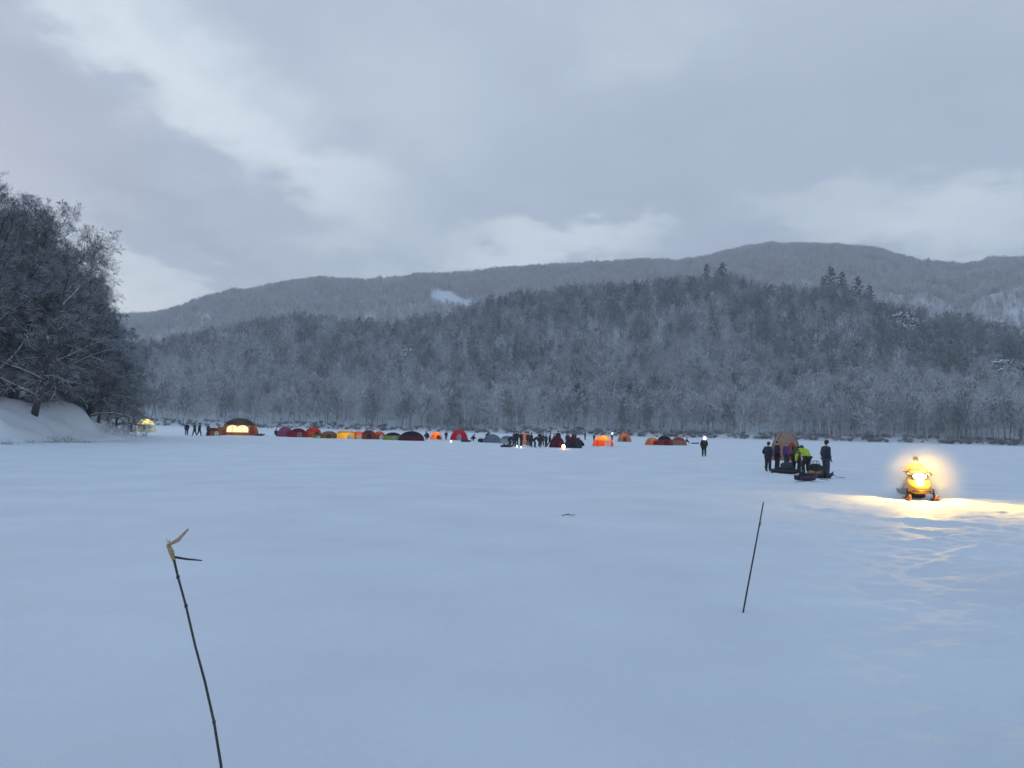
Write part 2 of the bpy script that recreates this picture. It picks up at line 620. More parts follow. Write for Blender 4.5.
def bare_tree(seed, height, levels, n, spread=0.9, lean=(0, 0), first=0.22, rtw=0.016, thick=0.021, bias=None, droop=0.08):
    """trunk and limbs in one mesh, branches and twigs in the other"""
    rng = random.Random(seed)
    wood, crown = MB(), MB()
    tp, tr = grow(rng, (0, 0, -0.4), (lean[0], lean[1], 1), height * 0.93, height * thick, 12, 0.06, 0.05, 0.0)
    wood.tube(tp, tr, 7)

    def along(pts, t):
        k = min(int(t * (len(pts) - 1)), len(pts) - 2)
        f = t * (len(pts) - 1) - k
        return pts[k].lerp(pts[k + 1], f), (pts[k + 1] - pts[k]).normalized()

    def rec(pts, rad, length, level):
        if level >= levels:
            return
        cnt = n[level]
        for i in range(cnt):
            t = (first if level == 0 else 0.18) + (0.98 - (first if level == 0 else 0.18)) * (i + rng.random()) / cnt
            p, d = along(pts, t)
            out = rand_perp(d, rng)
            if level == 0:
                a = i * 2.399 + rng.uniform(-.5, .5)
                out = Vector((math.cos(a), math.sin(a), 0))
                if bias is not None:
                    out = (out + Vector(bias)).normalized()
                L = height * (0.42 * (1 - 0.55 * (t - first) / (1 - first)) + 0.05) * rng.uniform(0.75, 1.2)
                nd = out * spread * (1.25 - 0.7 * t) + d * 0.75
            else:
                L = length * (rng.uniform(0.35, 0.6) if level < 3 else rng.uniform(0.5, 0.85)) * (1 - 0.35 * t)
                nd = out * 0.85 + d * 0.75
            k = min(int(t * (len(rad) - 1)), len(rad) - 1)
            r = max(min(rad[k] * 0.62, L * 0.028), rtw * (1.6 - 0.25 * level) if level < levels - 1 else rtw)
            ns = (6, 4, 3, 3, 2)[level]
            bp, br = grow(rng, p, nd, L, r, ns, 0.16, 0.05, droop)
            br = [max(b, rtw * 0.6) for b in br]
            (wood if level == 0 else crown).tube(bp, br, (5, 4, 3, 3, 3)[level], cap=False)
            rec(bp, br, L, level + 1)
    rec(tp, tr, height, 0)
    return wood, crown


def pine(seed, height, width, flat=0.0, dens=1.0):
    """conifer: tapered trunk, whorls of boughs carrying many small needle sprays"""
    rng = random.Random(seed)
    wood, crown = MB(), MB()
    tp, tr = grow(rng, (0, 0, -0.5), (0, 0, 1), height, height * 0.02, 8, 0.03, 0.03, 0)
    wood.tube(tp, tr, 6)
    nb = int(34 * dens)
    for i in range(nb):
        t = 0.22 + 0.76 * (i + rng.random()) / nb
        p = tp[min(int(t * 8), 7)].lerp(tp[min(int(t * 8) + 1, 8)], t * 8 - int(t * 8))
        a = i * 2.4 + rng.uniform(-.4, .4)
        L = width * 0.5 * ((1 - t) ** (0.75 - 0.5 * flat) + 0.12) * rng.uniform(0.6, 1.15)
        d = Vector((math.cos(a), math.sin(a), 0.30 - 0.25 * t))
        bp, br = grow(rng, p, d, L, 0.05, 4, 0.10, 0.02, 0.10)
        wood.tube(bp, br, 4, cap=False)
        for q in range(int(16 * dens)):
            s = 0.2 + 0.8 * rng.random()
            k = min(int(s * 4), 3)
            c = bp[k].lerp(bp[k + 1], s * 4 - k) + Vector((rng.gauss(0, .28), rng.gauss(0, .28), rng.gauss(0.05, .16))) * (L / 3.2 + .35)
            w = rng.uniform(0.22, 0.5) * (0.55 + width / 14)
            dd = (d + rand_perp(d.normalized(), rng) * 0.9).normalized()
            sd = dd.cross(Vector((0, 0, 1))).normalized()
            n0 = len(crown.v)
            tip = c + dd * w * 1.5 + Vector((0, 0, -0.25 * w))
            crown.v += [c - dd * w * .6, c + sd * w * .7 + Vector((0, 0, -.12 * w)), tip, c - sd * w * .7 + Vector((0, 0, -.12 * w)), c + Vector((0, 0, .3 * w))]
            crown.f += [(n0, n0 + 1, n0 + 4), (n0 + 1, n0 + 2, n0 + 4), (n0 + 2, n0 + 3, n0 + 4), (n0 + 3, n0, n0 + 4)]
    return wood, crown


def tree_meshes(gen, mw, mc, nm):
    w, c = gen
    return w.mesh('trunk', mw), c.mesh('crown', mc)


def place_tree(name, ms, label, loc, rz, s, group=None, tilt=(0, 0)):
    t = thing(name, label, 'tree', loc, rz, group, s)
    t.rotation_euler = (tilt[0], tilt[1], rz)
    add('trunk', ms[0], t)
    add('crown', ms[1], t)
    return t


# the grove on the point ----------------------------------------------
G1 = tree_meshes(bare_tree(3, 22, 5, (18, 9, 7, 5, 4), 0.72, (0.04, 0), 0.12, 0.0125), M_BARK, M_TWIG, 'g')
G2 = tree_meshes(bare_tree(5, 22, 5, (18, 9, 7, 5, 4), 0.66, (-.03, .04), 0.14, 0.0125), M_BARK, M_TWIG, 'g')
G3 = tree_meshes(bare_tree(9, 17, 5, (20, 9, 7, 5, 4), 1.15, (0.20, -.1), 0.06, 0.012, bias=(0.6, -0.3, 0), droop=0.16), M_BARK, M_TWIG, 'g')
G4 = tree_meshes(bare_tree(14, 13, 5, (22, 9, 7, 5, 3), 1.35, (0.14, -.1), 0.03, 0.012, bias=(0.55, -0.2, 0), droop=0.22), M_BARK, M_TWIG, 'g')
GROVE = [  # pixel column, distance, meshes, scale, turn, label
    (-75, 88, G1, 0.82, 0.3, None), (-45, 92, G2, 0.86, 2.2, None),
    (-14, 86, G2, 0.84, 0.7, 'tall bare tree at the left edge of the photo, crown reaching highest'),
    (10, 92, G1, 0.86, 4.0, 'tall bare tree second from the left edge behind the snow bank'),
    (34, 85, G3, 0.95, 0.15, 'bare tree with a leaning dark trunk and snow lined limbs, front of the grove'),
    (30, 102, G2, 0.90, 5.1, None), (46, 98, G1, 0.78, 1.9, None),
    (58, 108, G2, 0.78, 3.4, None), (-30, 100, G1, .95, 5.2, None), (2, 108, G2, 0.98, 1.2, None),
    (62, 92, G3, 0.78, 0.0, 'bare tree behind the snow mound with long limbs sweeping right over the ice'),
    (72, 104, G1, 0.66, 0.6, None), (84, 112, G2, 0.60, 1.6, None), (76, 100, G2, 0.66, 0.9, None), (92, 106, G2, 0.52, 3.1, None), (64, 98, G1, 0.74, 2.9, None), (116, 114, G4, 0.70, 0.2, None), (98, 102, G2, 0.44, 5.0, None), (54, 104, G2, .80, 4.6, None),
    (84, 100, G3, 0.60, -0.2, 'wide bare tree of the grove next to the rightmost low one'),
    (86, 114, G2, 0.60, 2.8, None), (98, 118, G1, 0.50, 4.4, None),
    (108, 108, G4, 0.84, -0.1, 'low bare tree at the right end of the grove drooping over the ice'),
    (88, 92, G4, 0.85, 0.3, 'small twiggy tree at the foot of the grove behind the snow mound'),
    (60, 96, G4, 1.0, 1.3, None), (30, 94, G4, 1.0, 2.4, None), (-5, 96, G4, 1.05, 0.2, None), (106, 122, G4, 0.9, 0.5, None),
    (14, 90, G4, 0.85, 0.9, 'small bushy tree on the bank below the tallest crown'),
]
for px, d, ms, s, rz, lab in GROVE:
    p = at_dist(px, d)
    place_tree('grove_tree', ms, lab or 'grey bare tree at the back of the grove on the left bank',
               (p.x, p.y, zb(p.x, p.y)), rz, s, 'bare trees of the grove on the left bank')
# snowy bushes on the bank
sb = MB()
rng = random.Random(77)
for i in range(26):
    a = rng.uniform(0, 2 * PI)
    pts, rad = grow(rng, (rng.gauss(0, .25), rng.gauss(0, .25), -0.2), (math.cos(a) * .8, math.sin(a) * .8, 1), rng.uniform(1.2, 2.4), 0.03, 5, .2, 0.02, 0.25)
    sb.tube(pts, [max(r, .016) for r in rad], 4, cap=False)
    for k in range(9):
        q = pts[rng.randint(1, 4)]
        p2, r2 = grow(rng, q, (rng.gauss(0, 1), rng.gauss(0, 1), .6), rng.uniform(.4, .9), 0.014, 3, .25, 0.0, 0.2)
        sb.tube(p2, [max(r, .011) for r in r2], 3, cap=False)
M_BUSH = bark_snow('snowy bush twigs', (0.07, 0.065, 0.065), 0.9, 0.0, 0.5, 1.0)
bush_me = sb.mesh('snowy_bush', M_BUSH)
for px, d, s, lab in ((66, 77, 0.9, 'snow covered bush on top of the mound at the left bank'), (86, 78.5, 0.6, 'small snow covered bush on the right slope of the mound'),
                      (40, 74, .7, 'snow dusted bush on the bank left of the mound'), (10, 72, 0.6, 'snow dusted bush near the left edge of the bank')):
    p = at_dist(px, d)
    o = add('snowy_bush', bush_me)
    o.location = (p.x, p.y, zb(p.x, p.y) - 0.05)
    o.scale = (s, s, s * .8)
    o.rotation_euler = (0, 0, px)
    tag(o, lab, 'bush', 'bushes on the left bank')

# far shore: the front row one by one ----------------------------------
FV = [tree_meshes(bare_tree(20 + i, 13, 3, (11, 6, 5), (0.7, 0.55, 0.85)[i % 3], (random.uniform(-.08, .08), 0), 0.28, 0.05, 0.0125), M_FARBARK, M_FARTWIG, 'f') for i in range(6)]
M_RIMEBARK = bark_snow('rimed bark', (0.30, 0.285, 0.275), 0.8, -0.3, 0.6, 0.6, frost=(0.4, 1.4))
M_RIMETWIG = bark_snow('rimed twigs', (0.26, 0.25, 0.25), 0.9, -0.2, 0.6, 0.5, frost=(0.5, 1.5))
FF = []
for tw, tc_ in FV[:4]:
    tw, tc_ = tw.copy(), tc_.copy()
    tw.materials[0] = M_RIMEBARK
    tc_.materials[0] = M_RIMETWIG
    FF.append((tw, tc_))
FRONT = []
rng = random.Random(4)
for i in range(225):
    px = 130 + (i + rng.uniform(-.4, .4)) * (930 / 225)
    a = az_el(px, 425)[0]
    r = float(shore_r(np.array([a]))[0]) + rng.uniform(2, 16)
    x, y = r * math.sin(a), r * math.cos(a)
    z = float(near_z(np.array([a]), np.array([r]))[0])
    FRONT.append((x, y))
    place_tree('bare_tree', FV[rng.randrange(6)] if rng.random() < .4 else FF[rng.randrange(4)], 'bare grey tree in the front row along the far shore', (x, y, z), rng.uniform(0, 6.28), rng.uniform(.75, 1.45),
               'bare trees in the front row along the far shore')

# named conifers on the hill
P1 = tree_meshes(pine(31, 15, 8), M_FARBARK, M_NEEDLE, 'p')
P2 = tree_meshes(pine(33, 14, 6.5), M_FARBARK, M_NEEDLE, 'p')
P3 = tree_meshes(pine(37, 13, 11, 0.9, 1.2), M_FARBARK, M_SNOWNEEDLE, 'p')
CLEAR = []
for px, py, ms, s, lab in (
        (723, 282, P1, 1.6, 'dark pine standing out on the crest left of the hilltop dip'),
        (706, 284, P2, 1.7, 'small dark pine on the crest beside the tallest crest pine'),
        (694, 285, P2, .9, 'small dark pine on the crest, leftmost of the crest pines'),
        (790, 294, P2, 1.15, 'dark pine on the crest left of the pine clump'),
        (831, 297, P1, 2.0, 'tallest dark pine of the clump on the right crest'),
        (843, 298, P2, 1.9, 'dark pine of the right crest clump beside the tallest one'),
        (857, 304, P1, 1.8, 'dark pine on the right crest sloping below the clump'),
        (869, 310, P2, 1.7, 'dark pine at the right foot of the crest clump'),
        (824, 296, P2, 1.6, 'slim dark pine at the left side of the crest clump'),
        (885, 314, P2, 1.1, 'small dark pine right of the crest clump'),
        (970, 338, P1, 1.4, 'lone dark pine on the low right shoulder of the hill'),
        (950, 334, P2, 1.0, 'small dark pine left of the lone shoulder pine'),
        (906, 347, P3, 1.8, 'snow laden pine high on the right side of the hill'),
        (1003, 394, P3, 1.4, 'snow laden pine low on the slope at the right edge'),
        (407, 372, P3, 1.3, 'snow laden pine halfway up the hill above the red tents'),
        (1003, 428, P3, .7, 'small snow laden pine by the shore at the right edge')):
    p = hill_point(px, py, near_z, 300, 800)
    if ms is P3:
        CLEAR.append((math.atan2(p.x, p.y), math.hypot(p.x, p.y), 4.5 * s))
    place_tree('pine_tree', ms, lab, (p.x, p.y, p.z), px * 1.3, s, 'pines standing out on the hill')
p = at_dist(1021, 290)
place_tree('pine_tree', P1, 'small dark evergreen at the right edge by the shore', at_dist(1021, 322, 0.6), 1.0, .42, 'pines standing out on the hill')


# the rest of the wood: one object each, instanced trees --------------
def forest(name, label, pts, scales, idx, variants):
    me = bpy.data.meshes.new(name)
    me.from_pydata([tuple(p) for p in pts], [], [])
    for nm, typ, val in (('tree_scale', 'FLOAT', scales), ('tree_turn', 'FLOAT', RNG.random(len(pts)) * 6.28), ('tree_kind', 'INT', idx)):
        at_ = me.attributes.new(nm, typ, 'POINT')
        at_.data.foreach_set('value', np.asarray(val, dtype=np.int32 if typ == 'INT' else np.float32))
    o = add(name, me)
    tag(o, label, kind='stuff')
    ng = bpy.data.node_groups.new(name, 'GeometryNodeTree')
    ng.interface.new_socket('Geometry', in_out='INPUT', socket_type='NodeSocketGeometry')
    ng.interface.new_socket('Geometry', in_out='OUTPUT', socket_type='NodeSocketGeometry')
    gi = ng.nodes.new('NodeGroupInput'); go = ng.nodes.new('NodeGroupOutput')
    join = ng.nodes.new('GeometryNodeJoinGeometry')
    kind = ng.nodes.new('GeometryNodeInputNamedAttribute'); kind.data_type = 'INT'; kind.inputs[0].default_value = 'tree_kind'
    turn = ng.nodes.new('GeometryNodeInputNamedAttribute'); turn.data_type = 'FLOAT'; turn.inputs[0].default_value = 'tree_turn'
    scl = ng.nodes.new('GeometryNodeInputNamedAttribute'); scl.data_type = 'FLOAT'; scl.inputs[0].default_value = 'tree_scale'
    cx = ng.nodes.new('ShaderNodeCombineXYZ')
    ng.links.new(turn.outputs[0], cx.inputs['Z'])
    for k, vo in enumerate(variants):
        oi = ng.nodes.new('GeometryNodeObjectInfo')
        oi.inputs['Object'].default_value = vo
        oi.inputs['As Instance'].default_value = True
        cmp_ = ng.nodes.new('FunctionNodeCompare'); cmp_.data_type = 'INT'; cmp_.operation = 'EQUAL'
        ng.links.new(kind.outputs[0], cmp_.inputs[2]); cmp_.inputs[3].default_value = k
        ip = ng.nodes.new('GeometryNodeInstanceOnPoints')
        ng.links.new(gi.outputs[0], ip.inputs['Points'])
        ng.links.new(cmp_.outputs[0], ip.inputs['Selection'])
        ng.links.new(oi.outputs['Geometry'], ip.inputs['Instance'])
        ng.links.new(cx.outputs[0], ip.inputs['Rotation'])
        ng.links.new(scl.outputs[0], ip.inputs['Scale'])
        ng.links.new(ip.outputs[0], join.inputs[0])
    ng.links.new(join.outputs[0], go.inputs[0])
    mod = o.modifiers.new('wood', 'NODES')
    mod.node_group = ng
    return o


def joined(ms):
    """one mesh out of trunk and crown, for a tree inside a wood"""
    me = bpy.data.meshes.new('wood_tree')
    v, f, mi = [], [], []
    for k, m in enumerate(ms):
        n0 = len(v)
        v += [tuple(x.co) for x in m.vertices]
        f += [tuple(i + n0 for i in p.vertices) for p in m.polygons]
        mi += [k] * len(m.polygons)
    me.from_pydata(v, [], f)
    for m in ms:
        me.materials.append(m.materials[0])
    me.polygons.foreach_set('material_index', mi)
    me.polygons.foreach_set('use_smooth', [True] * len(f))
    return bpy.data.objects.new('wood_tree', me)


wood_vars = [joined(m) for m in FV] + [joined(P2)] + [joined(m) for m in FF]
# near hill
nP = 30000
a = RNG.uniform(az_el(-60, 425)[0], az_el(1090, 425)[0], nP)
t = RNG.random(nP) * 1.08
r = shore_r(a) + 16 + t * 290
keep = RNG.random(nP) < (0.25 + 0.04 * vnoise(r * np.sin(a) / 40, r * np.cos(a) / 70) + 0.10 * t)
for ca, cr, cw in CLEAR:
    keep &= ~((np.abs(a - ca) * r < cw) & (r > cr - 26) & (r < cr + 6))
a, r, t = a[keep], r[keep], t[keep]
z = near_z(a, r)
kinds = RNG.integers(0, 6, len(a))
kinds[(RNG.random(len(a)) < (0.03 + 0.22 * smooth(.55, 1.0, t)) * smooth(-.2, .5, vnoise(r * np.sin(a) / 55 + 9, r * np.cos(a) / 60)))] = 6
kinds = np.where((kinds < 6) & (RNG.random(len(a)) < .08 + .72 * (1 - smooth(.05, .75, t + .25 * vnoise(r * np.sin(a) / 60, r * np.cos(a) / 60 + 30)))), 7 + RNG.integers(0, 4, len(a)), kinds)
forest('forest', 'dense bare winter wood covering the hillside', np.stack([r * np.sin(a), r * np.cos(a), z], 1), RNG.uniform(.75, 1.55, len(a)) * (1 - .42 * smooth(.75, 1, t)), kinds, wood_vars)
# scrub along the waterline
sc_var = [bpy.data.objects.new('scrub_plant', sb.mesh('scrub', M_FARTWIG))]
nP = 650
a = RNG.uniform(az_el(130, 425)[0], az_el(1090, 425)[0], nP)
r = shore_r(a) + 1.5 + 10 * RNG.random(nP) ** 1.5
forest('shore_scrub', 'low dark scrub along the far waterline', np.stack([r * np.sin(a), r * np.cos(a), near_z(a, r)], 1), RNG.uniform(.5, 1.3, nP), np.zeros(nP), sc_var)
# distant ridge
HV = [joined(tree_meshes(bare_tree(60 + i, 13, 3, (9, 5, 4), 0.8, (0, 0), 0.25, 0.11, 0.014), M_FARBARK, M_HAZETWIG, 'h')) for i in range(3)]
nP = 85000
a = RNG.uniform(az_el(-60, 425)[0], az_el(1090, 425)[0], nP)
r = 800 + 1000 * np.sqrt(RNG.random(nP))
z = far_z(a, r)
x, y = r * np.sin(a), r * np.cos(a)
pc = hill_point(455, 297, far_z, 850, 1800)
gap = ((x - pc.x) / 44) ** 2 + ((y - pc.y + 4 - 0.42 * (x - pc.x)) / 30) ** 2 + 0.4 * fbm(x / 18, y / 18, 2) < 1
keep = (RNG.random(nP) < 0.85 + 0.10 * vnoise(x / 90, y / 140)) & ~gap
x, y, z = x[keep], y[keep], z[keep]
forest('distant_forest', 'bare winter woods on the distant ridge', np.stack([x, y, z], 1), RNG.uniform(.6, 1.35, len(x)), RNG.integers(0, 3, len(x)), HV)

#PART2BEGIN
# ------------------------------------------------------------------ people
M_SKIN = simple('skin', (0.50, 0.33, 0.25), 0.55, 30, .1, .05)
M_HAIR = simple('dark hair', (0.02, 0.017, 0.015), 0.5, 60, .3, .2)
CLOTH = {}


def cloth(name, col):
    if name not in CLOTH:
        CLOTH[name] = simple('cloth ' + name, col, 0.85, 9, .22, .3)
    return CLOTH[name]


NAVY = cloth('navy', (0.018, 0.020, 0.045)); BLACK = cloth('black', (0.012, 0.012, 0.014)); GREY = cloth('grey', (0.10, 0.11, 0.12))
LIME = cloth('lime', (0.40, 0.56, 0.02)); DGREEN = cloth('dark green', (0.02, 0.05, 0.02)); PURPLE = cloth('purple', (0.10, 0.03, 0.13))
TAN = cloth('tan', (0.30, 0.17, 0.10)); GLOW_ORANGE = cloth('orange', (0.55, 0.16, 0.02)); WHITE = cloth('white', (0.72, 0.73, 0.74))  # the orange cloth carries headlight glow in the rider's jacket colour
MAROON = cloth('maroon', (0.10, 0.012, 0.03)); SLATE = cloth('slate', (0.03, 0.045, 0.065)); RUBBER = cloth('boot rubber', (0.014, 0.014, 0.015))

POSES = {
    # pelvis, chest, neck, head, then per side (shoulder, elbow, wrist, hip, knee, ankle); figures face -Y
    'stand': dict(pel=(0, 0, .95), che=(0, 0, 1.32), nec=(0, 0, 1.50), hea=(0, -.03, 1.66),
                  L=((-.20, 0, 1.42), (-.27, .03, 1.14), (-.25, -.08, .90), (-.10, 0, .92), (-.12, -.02, .50), (-.13, .03, .09)),
                  R=((.20, 0, 1.42), (.27, .03, 1.14), (.25, -.08, .90), (.10, 0, .92), (.12, -.02, .50), (.13, .03, .09))),
    'walk': dict(pel=(0, 0, .93), che=(0, -.04, 1.30), nec=(0, -.06, 1.48), hea=(0, -.10, 1.64),
                 L=((-.20, -.05, 1.40), (-.27, -.10, 1.13), (-.24, -.28, .95), (-.10, 0, .90), (-.11, .06, .48), (-.11, .34, .16)),
                 R=((.20, -.03, 1.40), (.27, .10, 1.14), (.25, .12, .90), (.10, 0, .90), (.11, -.16, .50), (.11, -.22, .09))),
    'pockets': dict(pel=(0, 0, .95), che=(0, .01, 1.32), nec=(0, -.01, 1.50), hea=(0, -.05, 1.655),
                    L=((-.20, 0, 1.42), (-.31, .06, 1.15), (-.17, -.13, 1.0), (-.10, 0, .92), (-.12, -.02, .50), (-.14, .03, .09)),
                    R=((.20, 0, 1.42), (.31, .06, 1.15), (.17, -.13, 1.0), (.10, 0, .92), (.12, -.02, .50), (.12, .03, .09))),
    'bend': dict(pel=(0, .16, .88), che=(0, -.14, 1.13), nec=(0, -.30, 1.20), hea=(0, -.45, 1.22),
                 L=((-.20, -.22, 1.18), (-.25, -.34, .90), (-.17, -.46, .66), (-.10, .16, .86), (-.13, -.02, .48), (-.14, .06, .09)),
                 R=((.20, -.22, 1.18), (.25, -.34, .90), (.17, -.50, .62), (.10, .16, .86), (.13, -.02, .48), (.14, .06, .09))),
    'crouch': dict(pel=(0, .20, .42), che=(0, -.02, .72), nec=(0, -.12, .88), hea=(0, -.22, 1.0),
                   L=((-.20, -.06, .80), (-.27, -.22, .58), (-.16, -.42, .45), (-.10, .18, .42), (-.17, -.26, .52), (-.14, .02, .09)),
                   R=((.20, -.06, .80), (.27, -.22, .58), (.16, -.42, .42), (.10, .18, .42), (.17, -.26, .52), (.14, .02, .09))),
    'ride': dict(pel=(0, .22, .78), che=(0, .10, 1.10), nec=(0, .05, 1.24), hea=(0, .01, 1.385),
                 L=((-.20, .08, 1.18), (-.33, -.08, .98), (-.34, -.33, .99), (-.11, .20, .76), (-.27, -.14, .70), (-.27, .00, .37)),
                 R=((.20, .08, 1.18), (.33, -.08, .98), (.34, -.33, .99), (.11, .20, .76), (.27, -.14, .70), (.27, .00, .37))),
    'sit': dict(pel=(0, .12, .42), che=(0, .06, .78), nec=(0, .02, .95), hea=(0, -.04, 1.10),
                L=((-.20, .04, .87), (-.27, -.04, .62), (-.14, -.26, .52), (-.10, .10, .42), (-.15, -.32, .46), (-.14, -.36, .09)),
                R=((.20, .04, .87), (.27, -.04, .62), (.14, -.26, .52), (.10, .10, .42), (.15, -.32, .46), (.14, -.36, .09))),
}


def skinned(name, verts, edges, radii, root, mat, levels=2):
    me = bpy.data.meshes.new(name)
    me.from_pydata([tuple(v) for v in verts], edges, [])
    o = bpy.data.objects.new(name, me)
    COL.objects.link(o)
    sk = o.modifiers.new('skin', 'SKIN')
    sk.use_smooth_shade = True
    for i, d in enumerate(me.skin_vertices[0].data):
        r = radii[i]
        d.radius = r if hasattr(r, '__len__') else (r, r)
        d.use_root = (i == root)
    s = o.modifiers.new('smooth', 'SUBSURF')
    s.levels = levels; s.render_levels = levels
    dg = bpy.context.evaluated_depsgraph_get()
    me2 = bpy.data.meshes.new_from_object(o.evaluated_get(dg))
    me2.name = name
    bpy.data.objects.remove(o)
    bpy.data.meshes.remove(me)
    me2.materials.clear()
    me2.materials.append(mat)
    me2.polygons.foreach_set('use_smooth', [True] * len(me2.polygons))
    return me2


def lerp(a, b, t):
    return tuple(a[i] + (b[i] - a[i]) * t for i in range(3))


def figure(pose):
    """the meshes of one pose: a continuous body, then the clothes that follow it"""
    P = POSES[pose]
    out = {}
    V, E, R = [], [], []

    def node(p, r, prev=None):
        V.append(p); R.append(r)
        if prev is not None:
            E.append((prev, len(V) - 1))
        return len(V) - 1
    pel, che, nec, hea = P['pel'], P['che'], P['nec'], P['hea']
    hd = (Vector(hea) - Vector(nec)).normalized()
    a = node(pel, (.135, .105)); b = node(lerp(pel, che, .5), (.125, .095), a); c = node(che, (.15, .10), b)
    d = node(nec, .058, c); e = node(lerp(nec, hea, .55), (.062, .070), d); f = node(hea, (.078, .095), e)
    node(tuple(Vector(hea) + hd * .085), (.066, .078), f)
    for s in 'LR':
        sh, el_, wr, hi, kn, an = P[s]
        q = node(sh, .052, c); q = node(lerp(sh, el_, .5), .042, q); q = node(el_, .034, q); q = node(lerp(el_, wr, .4), .034, q); q = node(wr, .026, q)
        q = node(hi, .09, a); q = node(lerp(hi, kn, .5), .078, q); q = node(kn, .056, q); q = node(lerp(kn, an, .4), .056, q); q = node(an, .030, q)
        node((an[0], an[1] - .08, an[2] - .02), .020, q)
    body = skinned('body', V, E, R, 0, M_SKIN)
    # face: nose, brow, ears, mouth and eyes pushed out of the head's own surface
    hc = Vector(hea) + hd * .02
    for v in body.vertices:
        r = v.co - hc
        if r.length < .16 and r.y < -.03:
            x, z = r.x, r.dot(hd)
            v.co.y -= .028 * math.exp(-((x / .018) ** 2 + ((z + .012) / .026) ** 2))
            v.co.y += .010 * math.exp(-(((abs(x) - .034) / .016) ** 2 + ((z - .018) / .014) ** 2))
            v.co.y += .006 * math.exp(-((x / .03) ** 2 + ((z + .052) / .008) ** 2))
        if r.length < .16 and abs(r.x) > .06:
            v.co.x += math.copysign(.014 * math.exp(-(((r.y - .005) / .02) ** 2 + (r.dot(hd) / .03) ** 2)), r.x)
    out['body'] = body
    # jacket
    V, E, R = [], [], []
    a = node(lerp(pel, che, -.22), (.225, .185)); b = node(lerp(pel, che, .35), (.21, .175), a); c = node(lerp(pel, che, .9), (.225, .18), b)
    node(lerp(che, nec, 1.12), (.088, .088), c)
    for s in 'LR':
        sh, el_, wr = P[s][:3]
        q = node(sh, .112, c); q = node(lerp(sh, el_, .55), .098, q); q = node(el_, .086, q); node(lerp(el_, wr, .9), .066, q)
    out['jacket'] = skinned('jacket', V, E, R, 0, NAVY)
    V, E, R = [], [], []
    a = node(lerp(pel, che, .08), (.165, .13))
    for s in 'LR':
        hi, kn, an = P[s][3:]
        q = node((hi[0], hi[1], hi[2] - .03), .122, a); q = node(lerp(hi, kn, .5), .112, q); q = node(kn, .094, q); q = node(lerp(kn, an, .55), .092, q); node(lerp(kn, an, .90), .084, q)
    out['trousers'] = skinned('trousers', V, E, R, 0, NAVY)
    for s in 'LR':
        kn, an = P[s][4:6]
        V, E, R = [], [], []
        q = node(lerp(kn, an, .70), .074); q = node(an, .070, q); q = node((an[0], an[1] - .07, an[2] - .025), .056, q); node((an[0], an[1] - .19, an[2] - .038), .048, q)
        out['boot' + s] = skinned('boot', V, E, R, 1, RUBBER)
        el_, wr = P[s][1:3]
        fd = (Vector(wr) - Vector(el_)).normalized()
        side = Vector((1, 0, 0)) if abs(fd.x) < .9 else Vector((0, 1, 0))
        side = (side - fd * side.dot(fd)).normalized()
        nor = fd.cross(side).normalized()
        cur = nor if nor.y < 0 else -nor
        sg = 1 if s == 'L' else -1
        V, E, R = [], [], []
        w0 = Vector(wr)
        q = node(tuple(w0 - fd * .05), .034); q = node(tuple(w0 + fd * .01), (.034, .026), q); pm = node(tuple(w0 + fd * .06), (.038, .022), q)
        for k, (off, ln) in enumerate(((-.030, .062), (-.010, .074), (.010, .070), (.029, .054))):
            b0 = w0 + fd * .095 + side * off
            i1 = node(tuple(b0), .0125, pm)
            i2 = node(tuple(b0 + (fd * .8 + cur * .45).normalized() * ln * .55), .0115, i1)
            node(tuple(b0 + (fd * .8 + cur * .45).normalized() * ln * .55 + (fd * .3 + cur * .9).normalized() * ln * .5), .0095, i2)
        t1 = node(tuple(w0 + fd * .045 + side * (.040 * sg) + cur * .012), .0135, q)
        node(tuple(w0 + fd * .085 + side * (.058 * sg) + cur * .030), .011, t1)
        out['glove' + s] = skinned('glove', V, E, R, 1, BLACK, 1)
    # knitted hat: a cap with a rolled brim
    hat = MB()
    bx_ = Vector((1, 0, 0)); by_ = hd.cross(bx_).normalized()
    rings = []
    for z_, r_ in ((.035, .098), (.045, .112), (.07, .112), (.078, .101), (.11, .094), (.14, .074), (.16, .045), (.168, .012)):
        rings.append([tuple(Vector(hea) + hd * (z_ - .005) + bx_ * (r_ * .90 * math.cos(t_)) + by_ * (r_ * 1.12 * math.sin(t_))) for t_ in [2 * PI * i / 16 for i in range(16)]])
    hat.loft(rings)
    out['hat'] = hat.mesh('hat', BLACK)
    # hair under the hat, at the nape
    hair = MB()
    rings = []
    for z_, r_ in ((-.06, .070), (-.03, .088), (.01, .096), (.05, .099)):
        rings.append([tuple(Vector(hea) + hd * z_ + bx_ * (r_ * .9 * math.cos(t_)) + by_ * (-(abs(math.sin(t_)) * r_ * 1.12 if math.sin(t_) > 0 else .02 * math.sin(t_)) * (1 if by_.y < 0 else -1))) for t_ in [2 * PI * i / 14 for i in range(14)]])
    hair.loft(rings)
    out['hair'] = hair.mesh('hair', M_HAIR)
    return out


FIGS = {}


